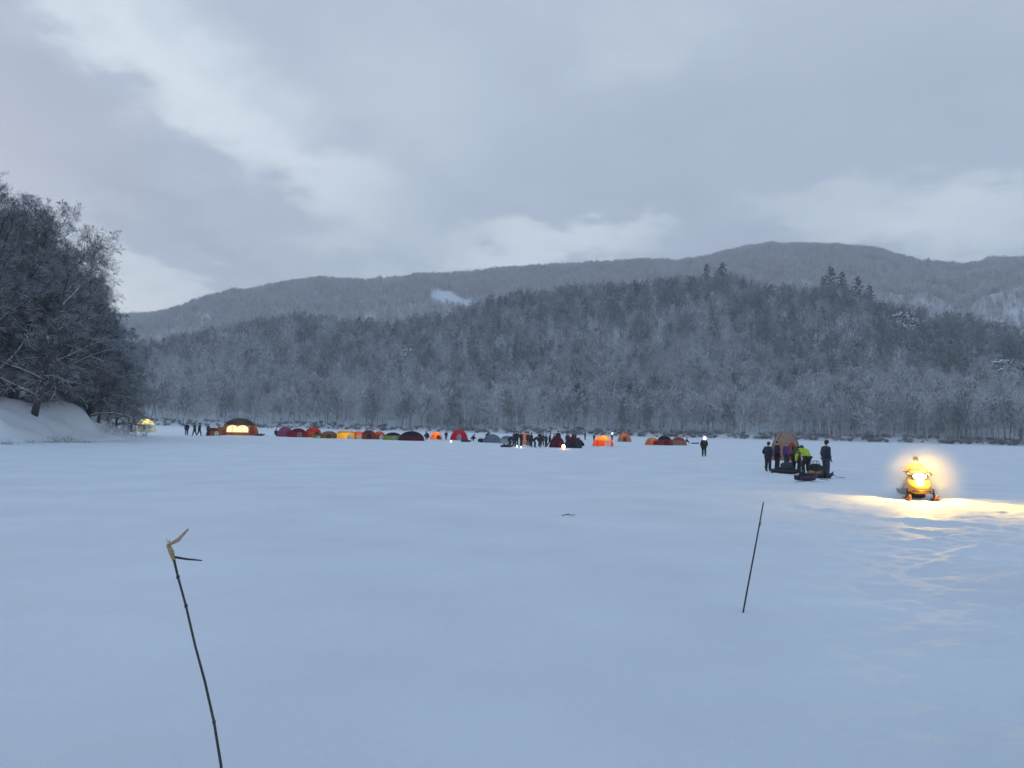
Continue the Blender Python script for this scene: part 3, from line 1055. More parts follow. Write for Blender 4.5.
def person(pose, label, loc, rz, jacket=NAVY, trousers=NAVY, hat=BLACK, s=1.0, group=None, hood=False):
    if pose not in FIGS:
        FIGS[pose] = figure(pose)
    fg = FIGS[pose]
    t = thing('person', label, 'person', loc, rz, group, s)
    add('body', fg['body'], t)
    for key, nm, m in (('jacket', 'jacket', jacket), ('trousers', 'trousers', trousers), ('bootL', 'boot', RUBBER), ('bootR', 'boot', RUBBER),
                       ('gloveL', 'glove', BLACK), ('gloveR', 'glove', BLACK), ('hat', 'hat', hat), ('hair', 'hair', M_HAIR)):
        o = add(nm, fg[key], t)
        o.material_slots[0].link = 'OBJECT'
        o.material_slots[0].material = m
    return t


def on_lake(px, py):
    p = at(px, py)
    for _ in range(3):
        p = at(px, py, zl(p))
    return p


def face_to(p, dx, dy):
    """turn of a figure that looks along (dx, dy)"""
    return math.atan2(dx, -dy)


CREW = 'people gathered round the sleds on the right'
for px, py, pose, lab, rz, j, tr, h, s in (
        (768, 472, 'pockets', 'leftmost person of the sled group, standing in dark navy clothes', 2.2, NAVY, NAVY, BLACK, .92),
        (777, 471.8, 'stand', 'person in dark clothes standing second from the left by the sled group', 1.6, NAVY, BLACK, TAN, .98),
        (786.5, 469, 'stand', 'person in a purple jacket in the middle of the sled group', 0.5, PURPLE, NAVY, TAN, .92),
        (796.5, 473.5, 'bend', 'person in dark green leaning over the sleds beside the lime jacket', 2.3, DGREEN, BLACK, BLACK, 1.14),
        (805.5, 475, 'bend', 'person in a bright lime jacket bending over the sled', 3.4, LIME, BLACK, BLACK, 1.08),
        (826, 478.5, 'stand', 'tall person in navy and black standing alone at the right of the sled group', 1.8, NAVY, SLATE, BLACK, 1.02)):
    person(pose, lab, on_lake(px, py), rz, j, tr, h, s, CREW)

FARP = 'people out on the ice near the tents'
for px, py, pose, lab, rz, j, tr, h, s in (
        (704, 457, 'walk', 'lone person in dark clothes and a white hat walking on the open ice', 2.9, BLACK, BLACK, WHITE, .98),
        (687, 443.5, 'sit', 'dark figure sitting at the right end of the reddish brown tents', 1.3, BLACK, BLACK, BLACK, 1.0),
        (612, 440.5, 'stand', 'dark figure with a bright white headlamp between the two orange tents', 0.3, SLATE, BLACK, BLACK, .9),
        (594, 441.5, 'stand', 'dark figure behind the glowing orange tent', 0.5, BLACK, BLACK, BLACK, .8),
        (585, 440, 'stand', 'slim dark figure standing apart left of the glowing orange tent', 2.0, NAVY, BLACK, BLACK, 1.0),
        (574, 446, 'pockets', 'dark figure standing behind the teal tent at the right of the crowd', 0.4, SLATE, BLACK, BLACK, 1.05),
        (554, 447, 'stand', 'dark maroon clad figure next to the lantern', 1.2, MAROON, BLACK, BLACK, .9),
        (546, 447, 'stand', 'dark figure fourth from the left in the crowd', 4.0, SLATE, BLACK, BLACK, .88),
        (539.5, 447, 'stand', 'dark figure standing upright in the middle of the crowd', 0.9, BLACK, BLACK, BLACK, 1.05),
        (531, 447, 'pockets', 'dark figure close to the right side of the small orange tent', 2.3, NAVY, BLACK, BLACK, .95),
        (521, 446.5, 'stand', 'dark figure close to the left side of the small orange tent', 1.0, BLACK, BLACK, TAN, 1.0),
        (513.5, 446, 'stand', 'leftmost person of the crowd in navy', 1.8, NAVY, BLACK, NAVY, .98),
        (487, 440, 'bend', 'dark figure bending over gear left of the long blue grey tent', 1.2, BLACK, BLACK, BLACK, 1.0),
        (473, 441, 'crouch', 'dark figure crouching on the ice right of the crimson tent', 1.8, SLATE, BLACK, BLACK, 1.05),
        (446, 440, 'stand', 'dark figure between the orange tent and the crimson tent', 0.4, NAVY, BLACK, BLACK, .82),
        (427, 439.5, 'crouch', 'dark figure crouching left of the small orange tent near the black tent', 5.6, BLACK, BLACK, BLACK, 1.2),
        (276, 436.5, 'sit', 'dark figure sitting at the left end of the row of red tents', 0.8, BLACK, BLACK, BLACK, 1.05),
        (208, 436, 'stand', 'dark figure just left of the two small orange tents', 1.0, SLATE, BLACK, BLACK, .98),
        (199, 436, 'walk', 'right one of the pair of dark figures with legs apart', 1.5, BLACK, BLACK, BLACK, 1.06),
        (194.5, 436, 'walk', 'left one of the pair of dark figures with legs apart', 4.6, DGREEN, BLACK, BLACK, 1.06),
        (186.5, 435.5, 'stand', 'lone dark figure left of the pair near the big lit tent', 0.2, NAVY, BLACK, BLACK, 1.06),
        (516.5, 447, 'pockets', 'dark figure second from the left in the crowd above the white lantern', 3.4, BLACK, BLACK, BLACK, 1.05),
        (528, 446.2, 'stand', 'dark figure in front of the small orange tent in the crowd', 3.1, SLATE, BLACK, BLACK, .95),
        (558, 446, 'stand', 'dark figure standing behind the maroon tent', 0.3, BLACK, BLACK, BLACK, 1.12),
        (549.5, 446, 'walk', 'dark figure half hidden in the crowd just left of the maroon clad one', 1.4, BLACK, BLACK, BLACK, .95),
        (535, 447.5, 'bend', 'dark figure bending down in the middle of the crowd', 1.3, BLACK, NAVY, BLACK, 1.0),
        (567.5, 447, 'stand', 'dark figure just right of the bright orange lantern', 5.8, MAROON, BLACK, BLACK, .98),
        (581, 448.5, 'crouch', 'dark figure crouching at the right end of the crowd', 4.6, SLATE, BLACK, BLACK, 1.1),
        (510, 446.5, 'bend', 'dark figure bending over the sled at the left foot of the crowd', 1.2, BLACK, BLACK, BLACK, .95),
        (542.5, 446, 'pockets', 'dark figure behind the upright one in the middle of the crowd', 3.0, SLATE, BLACK, NAVY, .93),
        (131, 432, 'stand', 'dark figure left of the pale yellow lit tent beside the wooded point', 1.2, BLACK, BLACK, BLACK, .9)):
    person(pose, lab, on_lake(px, py), rz, j, tr, h, s, FARP)

# ------------------------------------------------------------------ tents
TENT_MATS = {}


def tcloth(name, col, tr=.3):
    if name not in TENT_MATS:
        TENT_MATS[name] = fabric('tent ' + name, col, tr)
    return TENT_MATS[name]


M_POLE = simple('tent pole', (0.03, 0.03, 0.035), .4)
M_CLEAR = fabric('tent window', (0.80, 0.76, 0.62), .8)
M_LITWIN = glow('lit tent window', (1.0, .80, .46), 1.15)
M_SKIRT = simple('snow on tent skirt', (0.78, 0.82, 0.86), .8, 3)


def tent(label, px, py, wpx, hpx, body, roof, door, lit=0.0, kind='dome', rz=0.0, warm=(1.0, .62, .22), windows=0, snow=True):
    p = on_lake(px, py)
    dist = math.hypot(p.x, p.y)
    w_, h_ = wpx * (1.22 if wpx < 26 and px < 470 and px > 270 else 1.1 if wpx < 26 else 1.0) * dist / F, hpx * dist / F
    d_ = min(w_, 2.6 + 0.25 * w_)
    base = math.atan2(-p.x, p.y)   # front wall turned to the photographer, then turned a little by rz
    t = thing('tent', label, 'tent', (p.x, p.y, p.z - .03), 0, 'fishing tents on the ice')
    t.rotation_euler = (0, 0, base + rz)
    ex = 3.4 if kind == 'dome' else 6.0 if kind == 'box' else 2.4
    NS = 40

    def radius(u):
        if kind == 'box':
            return 1.0 - .10 * u - max(0, u - .82) ** 2 * 14
        if kind == 'round':
            return max(0.02, 1 - u ** 2.1) ** .5
        return max(0.02, 1 - u ** 2.6) ** .52 * (1 - .06 * u)

    def ring(u, grow_=0.0):
        r = radius(u)
        pts = []
        for i in range(NS):
            th = 2 * PI * i / NS
            c_, s_ = math.cos(th), math.sin(th)
            k = (abs(c_) ** ex + abs(s_) ** ex) ** (-1 / ex)
            sag = 1 - .05 * math.sin(th * 2) ** 2 * math.sin(PI * u) if kind != 'round' else 1
            pts.append(((w_ / 2 * r * sag + grow_) * k * c_, (d_ / 2 * r * sag + grow_) * k * s_, h_ * u))
        return pts
    cut = .60 if kind != 'box' else .80
    wall = MB(); wall.loft([ring(u) for u in np.linspace(0, cut, 9)], close=False)
    wall.build('wall', body, t)
    rf = MB(); rf.loft([ring(u) for u in np.linspace(cut, .96, 8)] + [[(x * .1, y * .1, h_) for x, y, z in ring(.96)]], close=False)
    ro = rf.build('roof', roof, t)
    if snow:
        sk_ = MB()
        for i in range(NS):
            pass
        sk_.loft([ring(0, .02), [(x * 1.10, y * 1.10, .10) for x, y, z in ring(0, .05)], [(x * 1.18, y * 1.18, -.02) for x, y, z in ring(0, .12)]], close=False)
        sk_.build('snow_skirt', M_SKIRT, t)
    # poles over the corners
    for k in (0.25, 0.75, 1.25, 1.75):
        pts = []
        for u in np.linspace(0, .97, 10):
            q = ring(u, .015)
            pts.append(q[int(k * PI / (2 * PI) * NS) % NS])
        pm = MB(); pm.tube(pts, .022, 5); pm.build('pole', M_POLE, t)
    # arched door and windows lie on the front wall, a little proud

    def panel(xc, ww, z0, z1, arch, off=.02):
        m_ = MB()
        rows = []
        for j in range(7):
            z_ = z0 + (z1 - z0) * j / 6
            hw = ww / 2 * (math.sqrt(max(.02, 1 - (max(0, j / 6 - arch) / (1 - arch + 1e-6)) ** 2)))
            row = []
            for i in range(7):
                x_ = xc + hw * (2 * i / 6 - 1)
                u = z_ / h_
                r = radius(u)
                q = max(0.0, 1 - (abs(x_) / (w_ / 2 * r + 1e-6)) ** ex)
                y_ = -(d_ / 2 * r) * q ** (1 / ex) - off
                row.append((x_, y_, z_))
            rows.append(row)
        n0 = 0
        for r_ in rows:
            m_.v += [Vector(q) for q in r_]
        for j in range(6):
            for i in range(6):
                a_ = j * 7 + i
                m_.f.append((a_, a_ + 1, a_ + 8, a_ + 7))
        return m_
    if windows:
        for k in range(windows):
            xc = w_ * (.52 * (k + .5) / windows - .30) * (1 if windows > 1 else 0)
            fr = panel(xc, w_ * .30, h_ * .20, h_ * .60, .45).build('window', M_LITWIN, t)
            bar = MB()
            bar.tube([(xc, -(d_ / 2 * radius(.25)) - .04, h_ * .20), (xc, -(d_ / 2 * radius(.58)) - .05, h_ * .58)], .02, 4)
            bar.build('frame', M_POLE, fr)
    if door is not None:
        dx = w_ * .12 if windows == 0 else w_ * .33
        dr = panel(dx, min(.75, w_ * .34), .02, h_ * .62, .55, .03).build('door', door, t)
        zp = MB()
        zp.tube([(dx, -(d_ / 2 * radius(.05)) - .05, .05), (dx, -(d_ / 2 * radius(.5)) - .05, h_ * .5)], .012, 4)
        zp.build('zip', M_POLE, dr)
    if lit:
        L = bpy.data.lights.new('tent_lamp', 'POINT')
        L.energy = lit
        L.color = warm
        L.shadow_soft_size = .15
        lo = bpy.data.objects.new('tent_lamp', L)
        COL.objects.link(lo)
        lo.parent = t
        lo.location = (0, -d_ * .12, h_ * .55)
    return t


RED = tcloth('red', (0.36, 0.03, 0.03)); CRIMSON = tcloth('crimson', (0.42, 0.015, 0.06)); ROSE = tcloth('rose', (0.40, 0.10, 0.20)); MAR = tcloth('maroon', (0.10, 0.018, 0.03), .15)
ORG = tcloth('orange', (0.62, 0.20, 0.05), .4); RORG = tcloth('red orange', (0.45, 0.08, 0.03)); BRN = tcloth('brown', (0.20, 0.06, 0.03)); YEL = tcloth('yellow', (0.62, 0.40, 0.05), .4)
OLIVE = tcloth('olive', (0.28, 0.19, 0.07)); LIM = tcloth('lime', (0.36, 0.42, 0.05)); BLU = tcloth('blue grey', (0.20, 0.24, 0.31)); PAL = tcloth('pale grey', (0.42, 0.46, 0.46))
BLK = tcloth('black', (0.018, 0.018, 0.02), .08); TNN = tcloth('tan', (0.42, 0.25, 0.17), .35); PTAN = tcloth('pale tan', (0.36, 0.27, 0.22), .3); CRM = tcloth('cream', (0.75, 0.70, 0.42), .5); TEAL = tcloth('teal', (0.02, 0.05, 0.075), .15); GRN = tcloth('green', (0.10, 0.20, 0.04))
BIGT = tcloth('ochre', (0.20, 0.085, 0.03), .10)
WHT = tcloth('white', (0.72, 0.72, 0.68), .3)

tent('pale yellow lit tent at the foot of the wooded point, leftmost tent', 145, 432, 16, 12, PAL, CRM, WHT, 130, 'round', .2, (1, .85, .40))
tent('left one of the two small orange tents beside the big lit tent', 213, 436, 11, 8, ORG, BRN, WHT, 0, 'dome', .3)
tent('right one of the two small orange tents beside the big lit tent', 220, 435.6, 9, 8.5, RORG, ORG, TNN, 0, 'dome', -.3)
tent('big dome tent with a black roof and bright lit windows', 239.5, 435.5, 34, 16.5, BIGT, BLK, RORG, 1100, 'round', -.06, (1, .78, .42), 2)
tent('rose pink tent at the left end of the red row', 285, 437, 12, 10, ROSE, ROSE, RED, 0, 'dome', .35)
tent('wide dark red tent second in the row from the left end', 298, 437.5, 15, 9, CRIMSON, MAR, TNN, 0, 'dome', -.1)
tent('bright red orange tent behind the little green tent', 313, 437.6, 14, 10, RORG, RED, MAR, 25, 'dome', .2)
tent('very small low green tent in front of the red orange one', 317, 438.3, 7, 4.5, LIM, GRN, WHT, 0, 'round', .1)
tent('olive brown tent between the green tent and the yellow one', 329, 438.6, 15, 7.5, OLIVE, OLIVE, BRN, 0, 'dome', -.25)
tent('glowing yellow tent with a white door in the middle of the row', 346, 439, 15, 8, YEL, OLIVE, WHT, 95, 'box', .1, (1, .7, .25))
tent('brown orange tent with a pale arched door beside the yellow tent', 358, 439.2, 11, 8, TNN, RORG, WHT, 40, 'dome', .3)
tent('red brown tent between two tents with pale arched doors', 368.5, 439.5, 13, 9.5, RORG, BRN, MAR, 0, 'dome', -.2)
tent('brown tent with a pale arch left of the lime green tent', 379, 439.6, 11, 8.5, BRN, RORG, WHT, 20, 'dome', .15)
tent('lime green tent with a dark roof', 393, 440.3, 16, 8, LIM, BLK, PAL, 0, 'dome', -.15)
tent('wide maroon and black tent right of the lime green tent', 411.5, 441, 21, 10, MAR, BLK, MAR, 0, 'dome', .05)
tent('small orange tent between two crouching dark figures', 436, 439.8, 10, 8, ORG, ORG, BRN, 45, 'dome', .2)
tent('crimson tent with a pink lantern on the snow before it', 459, 440.5, 14, 11, CRIMSON, CRIMSON, PAL, 20, 'dome', -.25)
tent('long low blue grey tent', 492, 443, 17, 9, BLU, BLU, BLU, 0, 'dome', .1)
tent('pale grey green tent standing against the long blue grey one', 507, 444, 14, 8.5, PAL, BLU, PAL, 0, 'dome', -.2)
tent('small orange tent standing among the crowd of dark figures', 526, 445, 10, 11.5, TNN, ORG, WHT, 18, 'box', .2)
tent('maroon tent left of the bright lantern in the crowd', 557, 448, 14, 12, MAR, MAR, RED, 0, 'round', .3)
tent('dark teal and maroon tent at the right end of the crowd', 573, 448.5, 16, 12, TEAL, MAR, BLK, 0, 'round', -.3)
tent('glowing orange tent brightest of the tents right of the crowd', 603, 446.5, 18, 11, RORG, ORG, WHT, 130, 'dome', .25)
tent('tan orange tent farther back right of the glowing orange tent', 624.5, 442, 12, 9, TNN, ORG, BRN, 15, 'dome', -.2)
tent('orange tan tent at the left of the three joined tents', 652, 445.3, 12, 8, ORG, TNN, RED, 12, 'dome', .3)
tent('red tent with a black roof in the middle of the three joined tents', 664.5, 445.6, 15, 10, RED, BLK, MAR, 0, 'dome', 0)
tent('tan tent at the right of the three joined tents', 678.5, 445.6, 14, 8.5, TNN, RORG, TNN, 0, 'dome', -.25)
tent('tan and orange tent rising behind the group with the sleds', 785.5, 461, 25, 28.5, TNN, PTAN, RORG, 3, 'dome', .2, snow=True)

# ------------------------------------------------------------------ lanterns, sleds and gear
M_LAMPGLASS = glow('lantern flame', (1.0, .55, .32), 22)
M_PINKGLASS = glow('pink lantern', (1.0, .62, .72), 4)
M_WHITEGLASS = glow('white lantern', (1.0, .90, .66), 3)
M_COLDGLASS = glow('cold headlamp', (.80, .90, 1.0), 26)
M_DARKMETAL = simple('dark metal', (0.02, 0.02, 0.022), .4, metal=.6)


def lantern(label, px, py, size, glass, light, col):
    p = on_lake(px, py)
    t = thing('lantern', label, 'lantern', (p.x, p.y, p.z), 0, 'lanterns standing on the ice', size)
    b = MB(); b.tube([(0, 0, 0), (0, 0, .05), (0, 0, .06)], [.13, .13, .09], 12); b.build('base', M_DARKMETAL, t)
    b = MB(); b.tube([(0, 0, .06), (0, 0, .12), (0, 0, .30), (0, 0, .36)], [.08, .12, .12, .07], 12); b.build('glass', glass, t)
    b = MB(); b.tube([(0, 0, .36), (0, 0, .40), (0, 0, .45)], [.12, .10, .03], 12); b.build('cap', M_DARKMETAL, t)
    b = MB(); b.tube([(-.12, 0, .38), (-.10, 0, .52), (0, 0, .58), (.10, 0, .52), (.12, 0, .38)], .008, 5); b.build('handle', M_DARKMETAL, t)
    L = bpy.data.lights.new('lantern_light', 'POINT'); L.energy = light; L.color = col; L.shadow_soft_size = .1
    lo = bpy.data.objects.new('lantern_light', L); COL.objects.link(lo); lo.parent = t; lo.location = (0, -.3, .3)


lantern('bright orange lantern between the maroon tent and the teal tent', 563.5, 449, 1.25, M_LAMPGLASS, 25, (1, .5, .25))
lantern('pinkish lantern on the snow before the crimson tent', 451, 442.5, .9, M_PINKGLASS, 10, (1, .6, .7))
lantern('white lantern on the snow at the left foot of the crowd', 517, 447.5, .7, M_WHITEGLASS, 5, (1, .9, .7))
lantern('small white lantern left of the small orange tent in the crowd', 521, 448, .55, M_WHITEGLASS, 4, (1, .9, .7))


def headlamp(label, px, py, zc, glass):
    p = on_lake(px, py)
    t = thing('headlamp', label, 'headlamp', (p.x, p.y, p.z + zc), 0)
    b = MB(); b.tube([(0, -.10, 0), (0, -.14, 0), (0, -.15, 0)], [.05, .05, .03], 10); b.build('housing', M_DARKMETAL, t)
    b = MB(); b.ball((0, -.17, 0), (.11, .04, .10)); b.build('lens', glass, t)
    b = MB(); b.tube([(.12 * math.sin(k), .14 * -math.cos(k) * 1.0, 0) for k in np.linspace(0, 2 * PI, 17)], .012, 4); b.build('strap', BLACK, t)


headlamp('bright white headlamp on the lone person walking on the open ice', 704, 457, 1.63, M_COLDGLASS)
headlamp('white headlamp on the figure between the two orange tents', 612, 440.5, 1.62, M_COLDGLASS)


def sled(label, px, py, L, rz, hull, load, cat='sled'):
    p = on_lake(px, py)
    t = thing('sled', label, cat, (p.x, p.y, p.z), rz, 'sleds and gear on the ice')
    b = MB()
    rings = []
    for u in np.linspace(0, 1, 12):
        x = (u - .5) * L
        up_ = .30 * max(0, u - .78) ** 1.5 * 4
        hw = .30 * (1 - max(0, u - .7) ** 2 * 3)
        rings.append([(x, -hw, up_ + .22), (x, -hw * .9, up_ + .02), (x, 0, up_), (x, hw * .9, up_ + .02), (x, hw, up_ + .22), (x, hw - .03, up_ + .22), (x, hw * .85, up_ + .05), (x, 0, up_ + .03), (x, -hw * .85, up_ + .05), (x, -hw + .03, up_ + .22)])
    b.loft(rings); b.build('hull', hull, t)
    if load is not None:
        b = MB()
        for k in range(3):
            rings = []
        rings = []
        for u in np.linspace(0, 1, 9):
            x = (u - .55) * L * .75
            r = math.sin(PI * min(.98, max(.02, u))) ** .35
            hh = (.34 + .10 * math.sin(7 * u + L)) * r
            rings.append([(x, math.cos(a_) * .26 * r, .06 + max(0, math.sin(a_)) * hh) for a_ in np.linspace(0, 2 * PI, 12, endpoint=False)])
        b.loft(rings); b.build('load', load, t)
        b = MB()
        for s_ in (-.18, .05):
            b = MB(); b.tube([(s_ * L, .27 * math.cos(a_), .10 + .36 * math.sin(a_)) for a_ in np.linspace(0, PI, 9)], .012, 4); b.build('strap', M_DARKMETAL, t)
    b = MB(); b.tube([(L / 2, 0, .25), (L / 2 + .3, .05, .06), (L / 2 + .7, 0, .03)], .012, 4); b.build('rope', M_POLE, t)
    return t


HULLB = simple('black sled plastic', (0.015, 0.015, 0.018), .45); HULLP = simple('purple sled plastic', (0.035, 0.014, 0.045), .45)
HULLO = simple('brown sled plastic', (0.16, 0.07, 0.02), .5)
sled('black sled piled with dark gear in front of the purple jacket', 786, 473.5, 1.5, -.35, HULLB, BLACK)
sled('dark purple sled in front of the lime jacket, nearest of the sleds', 806, 480.5, 0.85, .15, HULLP, BLACK)
sled('black sled loaded with brown gear between the lime jacket and the tall person', 818, 478, 1.35, .1, HULLB, TAN)
sled('dark sled on the ice right of the big lit tent', 260, 435.8, 1.5, .2, HULLB, BLACK)
sled('dark sled left of the crouching figure by the crimson tent', 466, 442, 1.5, .1, HULLB, BLACK)
sled('dark sled at the left foot of the crowd by the white lantern', 507, 447.2, 1.4, .3, HULLB, SLATE)
sled('low dark sled at the right end of the reddish brown tents', 695, 443.8, 1.4, 0, HULLB, None)


def gear_bag(label, px, py, s, mat, rz):
    p = on_lake(px, py)
    t = thing('gear_bag', label, 'bag', (p.x, p.y, p.z), rz, 'sleds and gear on the ice', s)
    b = MB()
    rings = []
    for u in np.linspace(0, 1, 9):
        r = max(.25, math.sin(PI * (.08 + .84 * u)) ** .4)
        rings.append([((u - .5) * .7, .20 * r * math.cos(a_) * (1 + .1 * math.sin(3 * a_)), .19 + .20 * r * math.sin(a_)) for a_ in np.linspace(0, 2 * PI, 12, endpoint=False)])
    b.loft(rings); b.build('bag_body', mat, t)
    for s_ in (-.08, .08):
        b = MB(); b.tube([(-.15, s_, .37), (-.12, s_ * .6, .50), (.12, s_ * .6, .50), (.15, s_, .37)], .014, 5); b.build('handle', M_POLE, t)
    b = MB(); b.tube([(-.28, 0, .372), (0, 0, .395), (.28, 0, .372)], .008, 4); b.build('zip', GREY, t)


gear_bag('black round bag standing by the tall person', 815, 473.5, 1.35, BLACK, .3)
gear_bag('dark bag on the snow left of the dark green person', 788, 470, 1.2, SLATE, -.2)
gear_bag('small dark bag on the snow left of the long blue grey tent', 481, 442.2, 1.4, BLACK, 0)

# ------------------------------------------------------------------ snowmobile and rider
M_HOOD = simple('yellow snowmobile hood', (0.55, 0.27, 0.02), .35, 6, .1, .05, coat=.3)
M_BLKPL = simple('black plastic', (0.016, 0.016, 0.018), .4)
M_SEAT = simple('seat vinyl', (0.02, 0.018, 0.018), .55)
M_TRACK = simple('track rubber', (0.015, 0.015, 0.015), .8, 30, .3, .6)
M_SKI = simple('ski plastic', (0.25, 0.06, 0.02), .45)
M_WIND = simple('smoked windshield', (0.05, 0.045, 0.04), .15, coat=.6)
M_HEAD = glow('lit headlight', (1.0, .80, .40), 60)
sp = on_lake(916, 498)
HEADING = math.radians(-19)
SMS = 0.86     # nose turned to the right of the photographer
sm = thing('snowmobile', 'snowmobile with a bright yellow headlight driving on the ice', 'snowmobile', (sp.x, sp.y, sp.z), HEADING, None, SMS)
# nose looks along -Y of its own frame
b = MB()
rings = []
for y, hw, z0, z1 in ((-1.18, .14, .30, .44), (-1.10, .26, .24, .54), (-.90, .36, .20, .66), (-.65, .40, .20, .78), (-.40, .40, .22, .86), (-.18, .34, .26, .88), (.02, .26, .30, .78)):
    ring = []
    for i in range(16):
        a_ = 2 * PI * i / 16
        c_, s_ = math.cos(a_), math.sin(a_)
        k = (abs(c_) ** 3 + abs(s_) ** 3) ** (-1 / 3)
        ring.append((hw * k * c_, y, (z0 + z1) / 2 + (z1 - z0) / 2 * k * s_))
    rings.append(ring)
b.loft(rings); hood = b.build('hood', M_HOOD, sm)
for s_ in (-1, 1):
    b = MB(); b.box((.20 * s_, -1.02, .36), (.16, .22, .035), Matrix.Rotation(.5 * s_, 3, 'Y'), .01); b.build('vent', M_BLKPL, hood)
b = MB(); b.box((0, .55, .36), (.44, 1.75, .14), None, .03); b.build('tunnel', M_BLKPL, sm)
b = MB()
rings = []
for y, hw, z0, z1 in ((.0, .15, .44, .66), (.20, .19, .44, .70), (.60, .20, .44, .69), (.95, .19, .44, .72), (1.05, .15, .46, .70)):
    rings.append([(hw * (1 if abs(q) > .5 else .9) * (1 if q > 0 else -1), y, z) for q, z in ((1, z0), (1, z1 - .05), (.4, z1), (-.4, z1), (-1, z1 - .05), (-1, z0))])
b.loft(rings); b.build('seat', M_SEAT, sm)
# track: a rounded belt
b = MB()
path = [(-.35, .30), (-.45, .20), (-.35, .08), (-.1, .02), (1.25, .02), (1.42, .10), (1.45, .20), (1.36, .29), (.5, .285)]
outer = path; inner = [(y * .93 + .035, .165 + (z - .165) * .78) for y, z in path]
rings = []
for (y, z), (y2, z2) in zip(outer + outer[:1], inner + inner[:1]):
    rings.append([(-.19, y, z), (.19, y, z), (.19, y2, z2), (-.19, y2, z2)])
b.loft(rings, close=False); tk = b.build('track', M_TRACK, sm, False)
for y, r in ((-.28, .10), (.1, .07), (.55, .07), (1.0, .07), (1.28, .10)):
    for s_ in (-1, 1):
        b = MB(); b.tube([(.205 * s_, y, .05 + r), (.245 * s_, y, .05 + r)], r, 14); b.build('wheel', M_BLKPL, tk)
for s_ in (-1, 1):
    b = MB()
    rings = []
    for y, z, hw in ((-1.55, .20, .03), (-1.48, .13, .06), (-1.35, .05, .075), (-1.15, .015, .08), (-.75, .01, .08), (-.50, .015, .06), (-.45, .03, .03)):
        rings.append([(.45 * s_ - hw, y, z), (.45 * s_ + hw, y, z), (.45 * s_ + hw, y, z + .03), (.45 * s_ - hw, y, z + .03)])
    b.loft(rings); sk = b.build('ski', M_SKI, sm)
    b = MB(); b.tube([(.45 * s_, -1.42, .12), (.45 * s_, -1.30, .22), (.45 * s_, -1.12, .06)], .014, 6); b.build('ski_loop', M_DARKMETAL, sk)
    b = MB(); b.tube([(.45 * s_, -.92, .04), (.42 * s_, -.86, .42)], .035, 8); b.build('spindle', M_DARKMETAL, sm)
    b = MB(); b.tube([(.42 * s_, -.88, .22), (.22 * s_, -.70, .30)], .02, 6); b.build('suspension_arm', M_DARKMETAL, sm)
    b = MB(); b.box((.29 * s_, .35, .30), (.14, 1.1, .03), None, .008); b.build('running_board', M_BLKPL, sm)
    b = MB(); b.tube([(.30 * s_, -.33, 1.00), (.46 * s_, -.27, .98)], .022, 8); b.build('hand_grip', M_BLKPL, sm)
    b = MB(); b.box((.37 * s_, -.62, .93), (.13, .04, .09), None, .015); b.build('mirror', M_BLKPL, sm)
b = MB(); b.tube([(0, -.25, .80), (0, -.30, .97)], .03, 8); b.build('steering_post', M_DARKMETAL, sm)
b = MB(); b.tube([(-.32, -.33, 1.0), (-.12, -.31, .97), (.12, -.31, .97), (.32, -.33, 1.0)], .015, 8); b.build('handlebar', M_DARKMETAL, sm)
# windshield: curved sheet with thickness
b = MB()
rings = []
for z, hw, y in ((.80, .34, -.60), (.92, .33, -.52), (1.04, .27, -.44), (1.10, .18, -.40)):
    xs = np.linspace(-hw, hw, 9)
    f_ = [(x, y + .9 * x * x, z) for x in xs]; k_ = [(x, y + .9 * x * x + .012, z) for x in xs[::-1]]
    rings.append(f_ + k_)
b.loft(rings); b.build('windshield', M_WIND, sm)
# headlight: wide lens in the front of the hood, in a black bezel
b = MB(); b.box((0, -.74, .835), (.50, .10, .25), Matrix.Rotation(-.25, 3, 'X'), .05); bz = b.build('headlight', M_BLKPL, sm)
b = MB(); b.ball((0, -.785, .835), (.215, .05, .11), 20, 10); b.build('lens', M_HEAD, bz)
# rear rack, bumper and snow flap
b = MB(); b.tube([(-.17, 1.05, .46), (-.20, 1.45, .50), (-.20, 1.58, .56), (.20, 1.58, .56), (.20, 1.45, .50), (.17, 1.05, .46)], .016, 6); b.build('rear_rack', M_DARKMETAL, sm)
b = MB(); b.box((0, 1.50, .30), (.42, .02, .34), Matrix.Rotation(.25, 3, 'X'), .005); b.build('snow_flap', M_BLKPL, sm)
b = MB(); b.box((0, 1.48, .44), (.20, .05, .06), None, .015); b.build('tail_lamp', simple('red lamp plastic', (.25, .01, .01), .3), sm)
b = MB(); b.tube([(-.30, -1.12, .30), (-.28, -1.30, .34), (0, -1.36, .36), (.28, -1.30, .34), (.30, -1.12, .30)], .02, 7); b.build('bumper', M_DARKMETAL, sm)

rp = person('ride', 'snowmobile rider in a jacket coloured with orange headlight glow and dark hat behind the headlight', sm.location.copy(), HEADING, GLOW_ORANGE, BLACK, BLACK, SMS)

# the cargo sled behind the snowmobile
off = Matrix.Rotation(HEADING, 3, 'Z') @ Vector((0.12, 2.45, 0))
cs = sled('dark cargo sled towed behind the snowmobile', 900, 480, 1.8, HEADING - PI / 2, HULLB, SLATE)
cs.scale = (.8, .8, .8)
cs.location = (sp.x + off.x, sp.y + off.y, zl((sp.x + off.x, sp.y + off.y)))

# the headlight's beam on the snow and an added point lamp for the mist glow
fwd = Matrix.Rotation(HEADING, 3, 'Z') @ Vector((0, -1, 0))
hl = Vector((sp.x, sp.y, sp.z + .835 * SMS)) + fwd * (.88 * SMS)


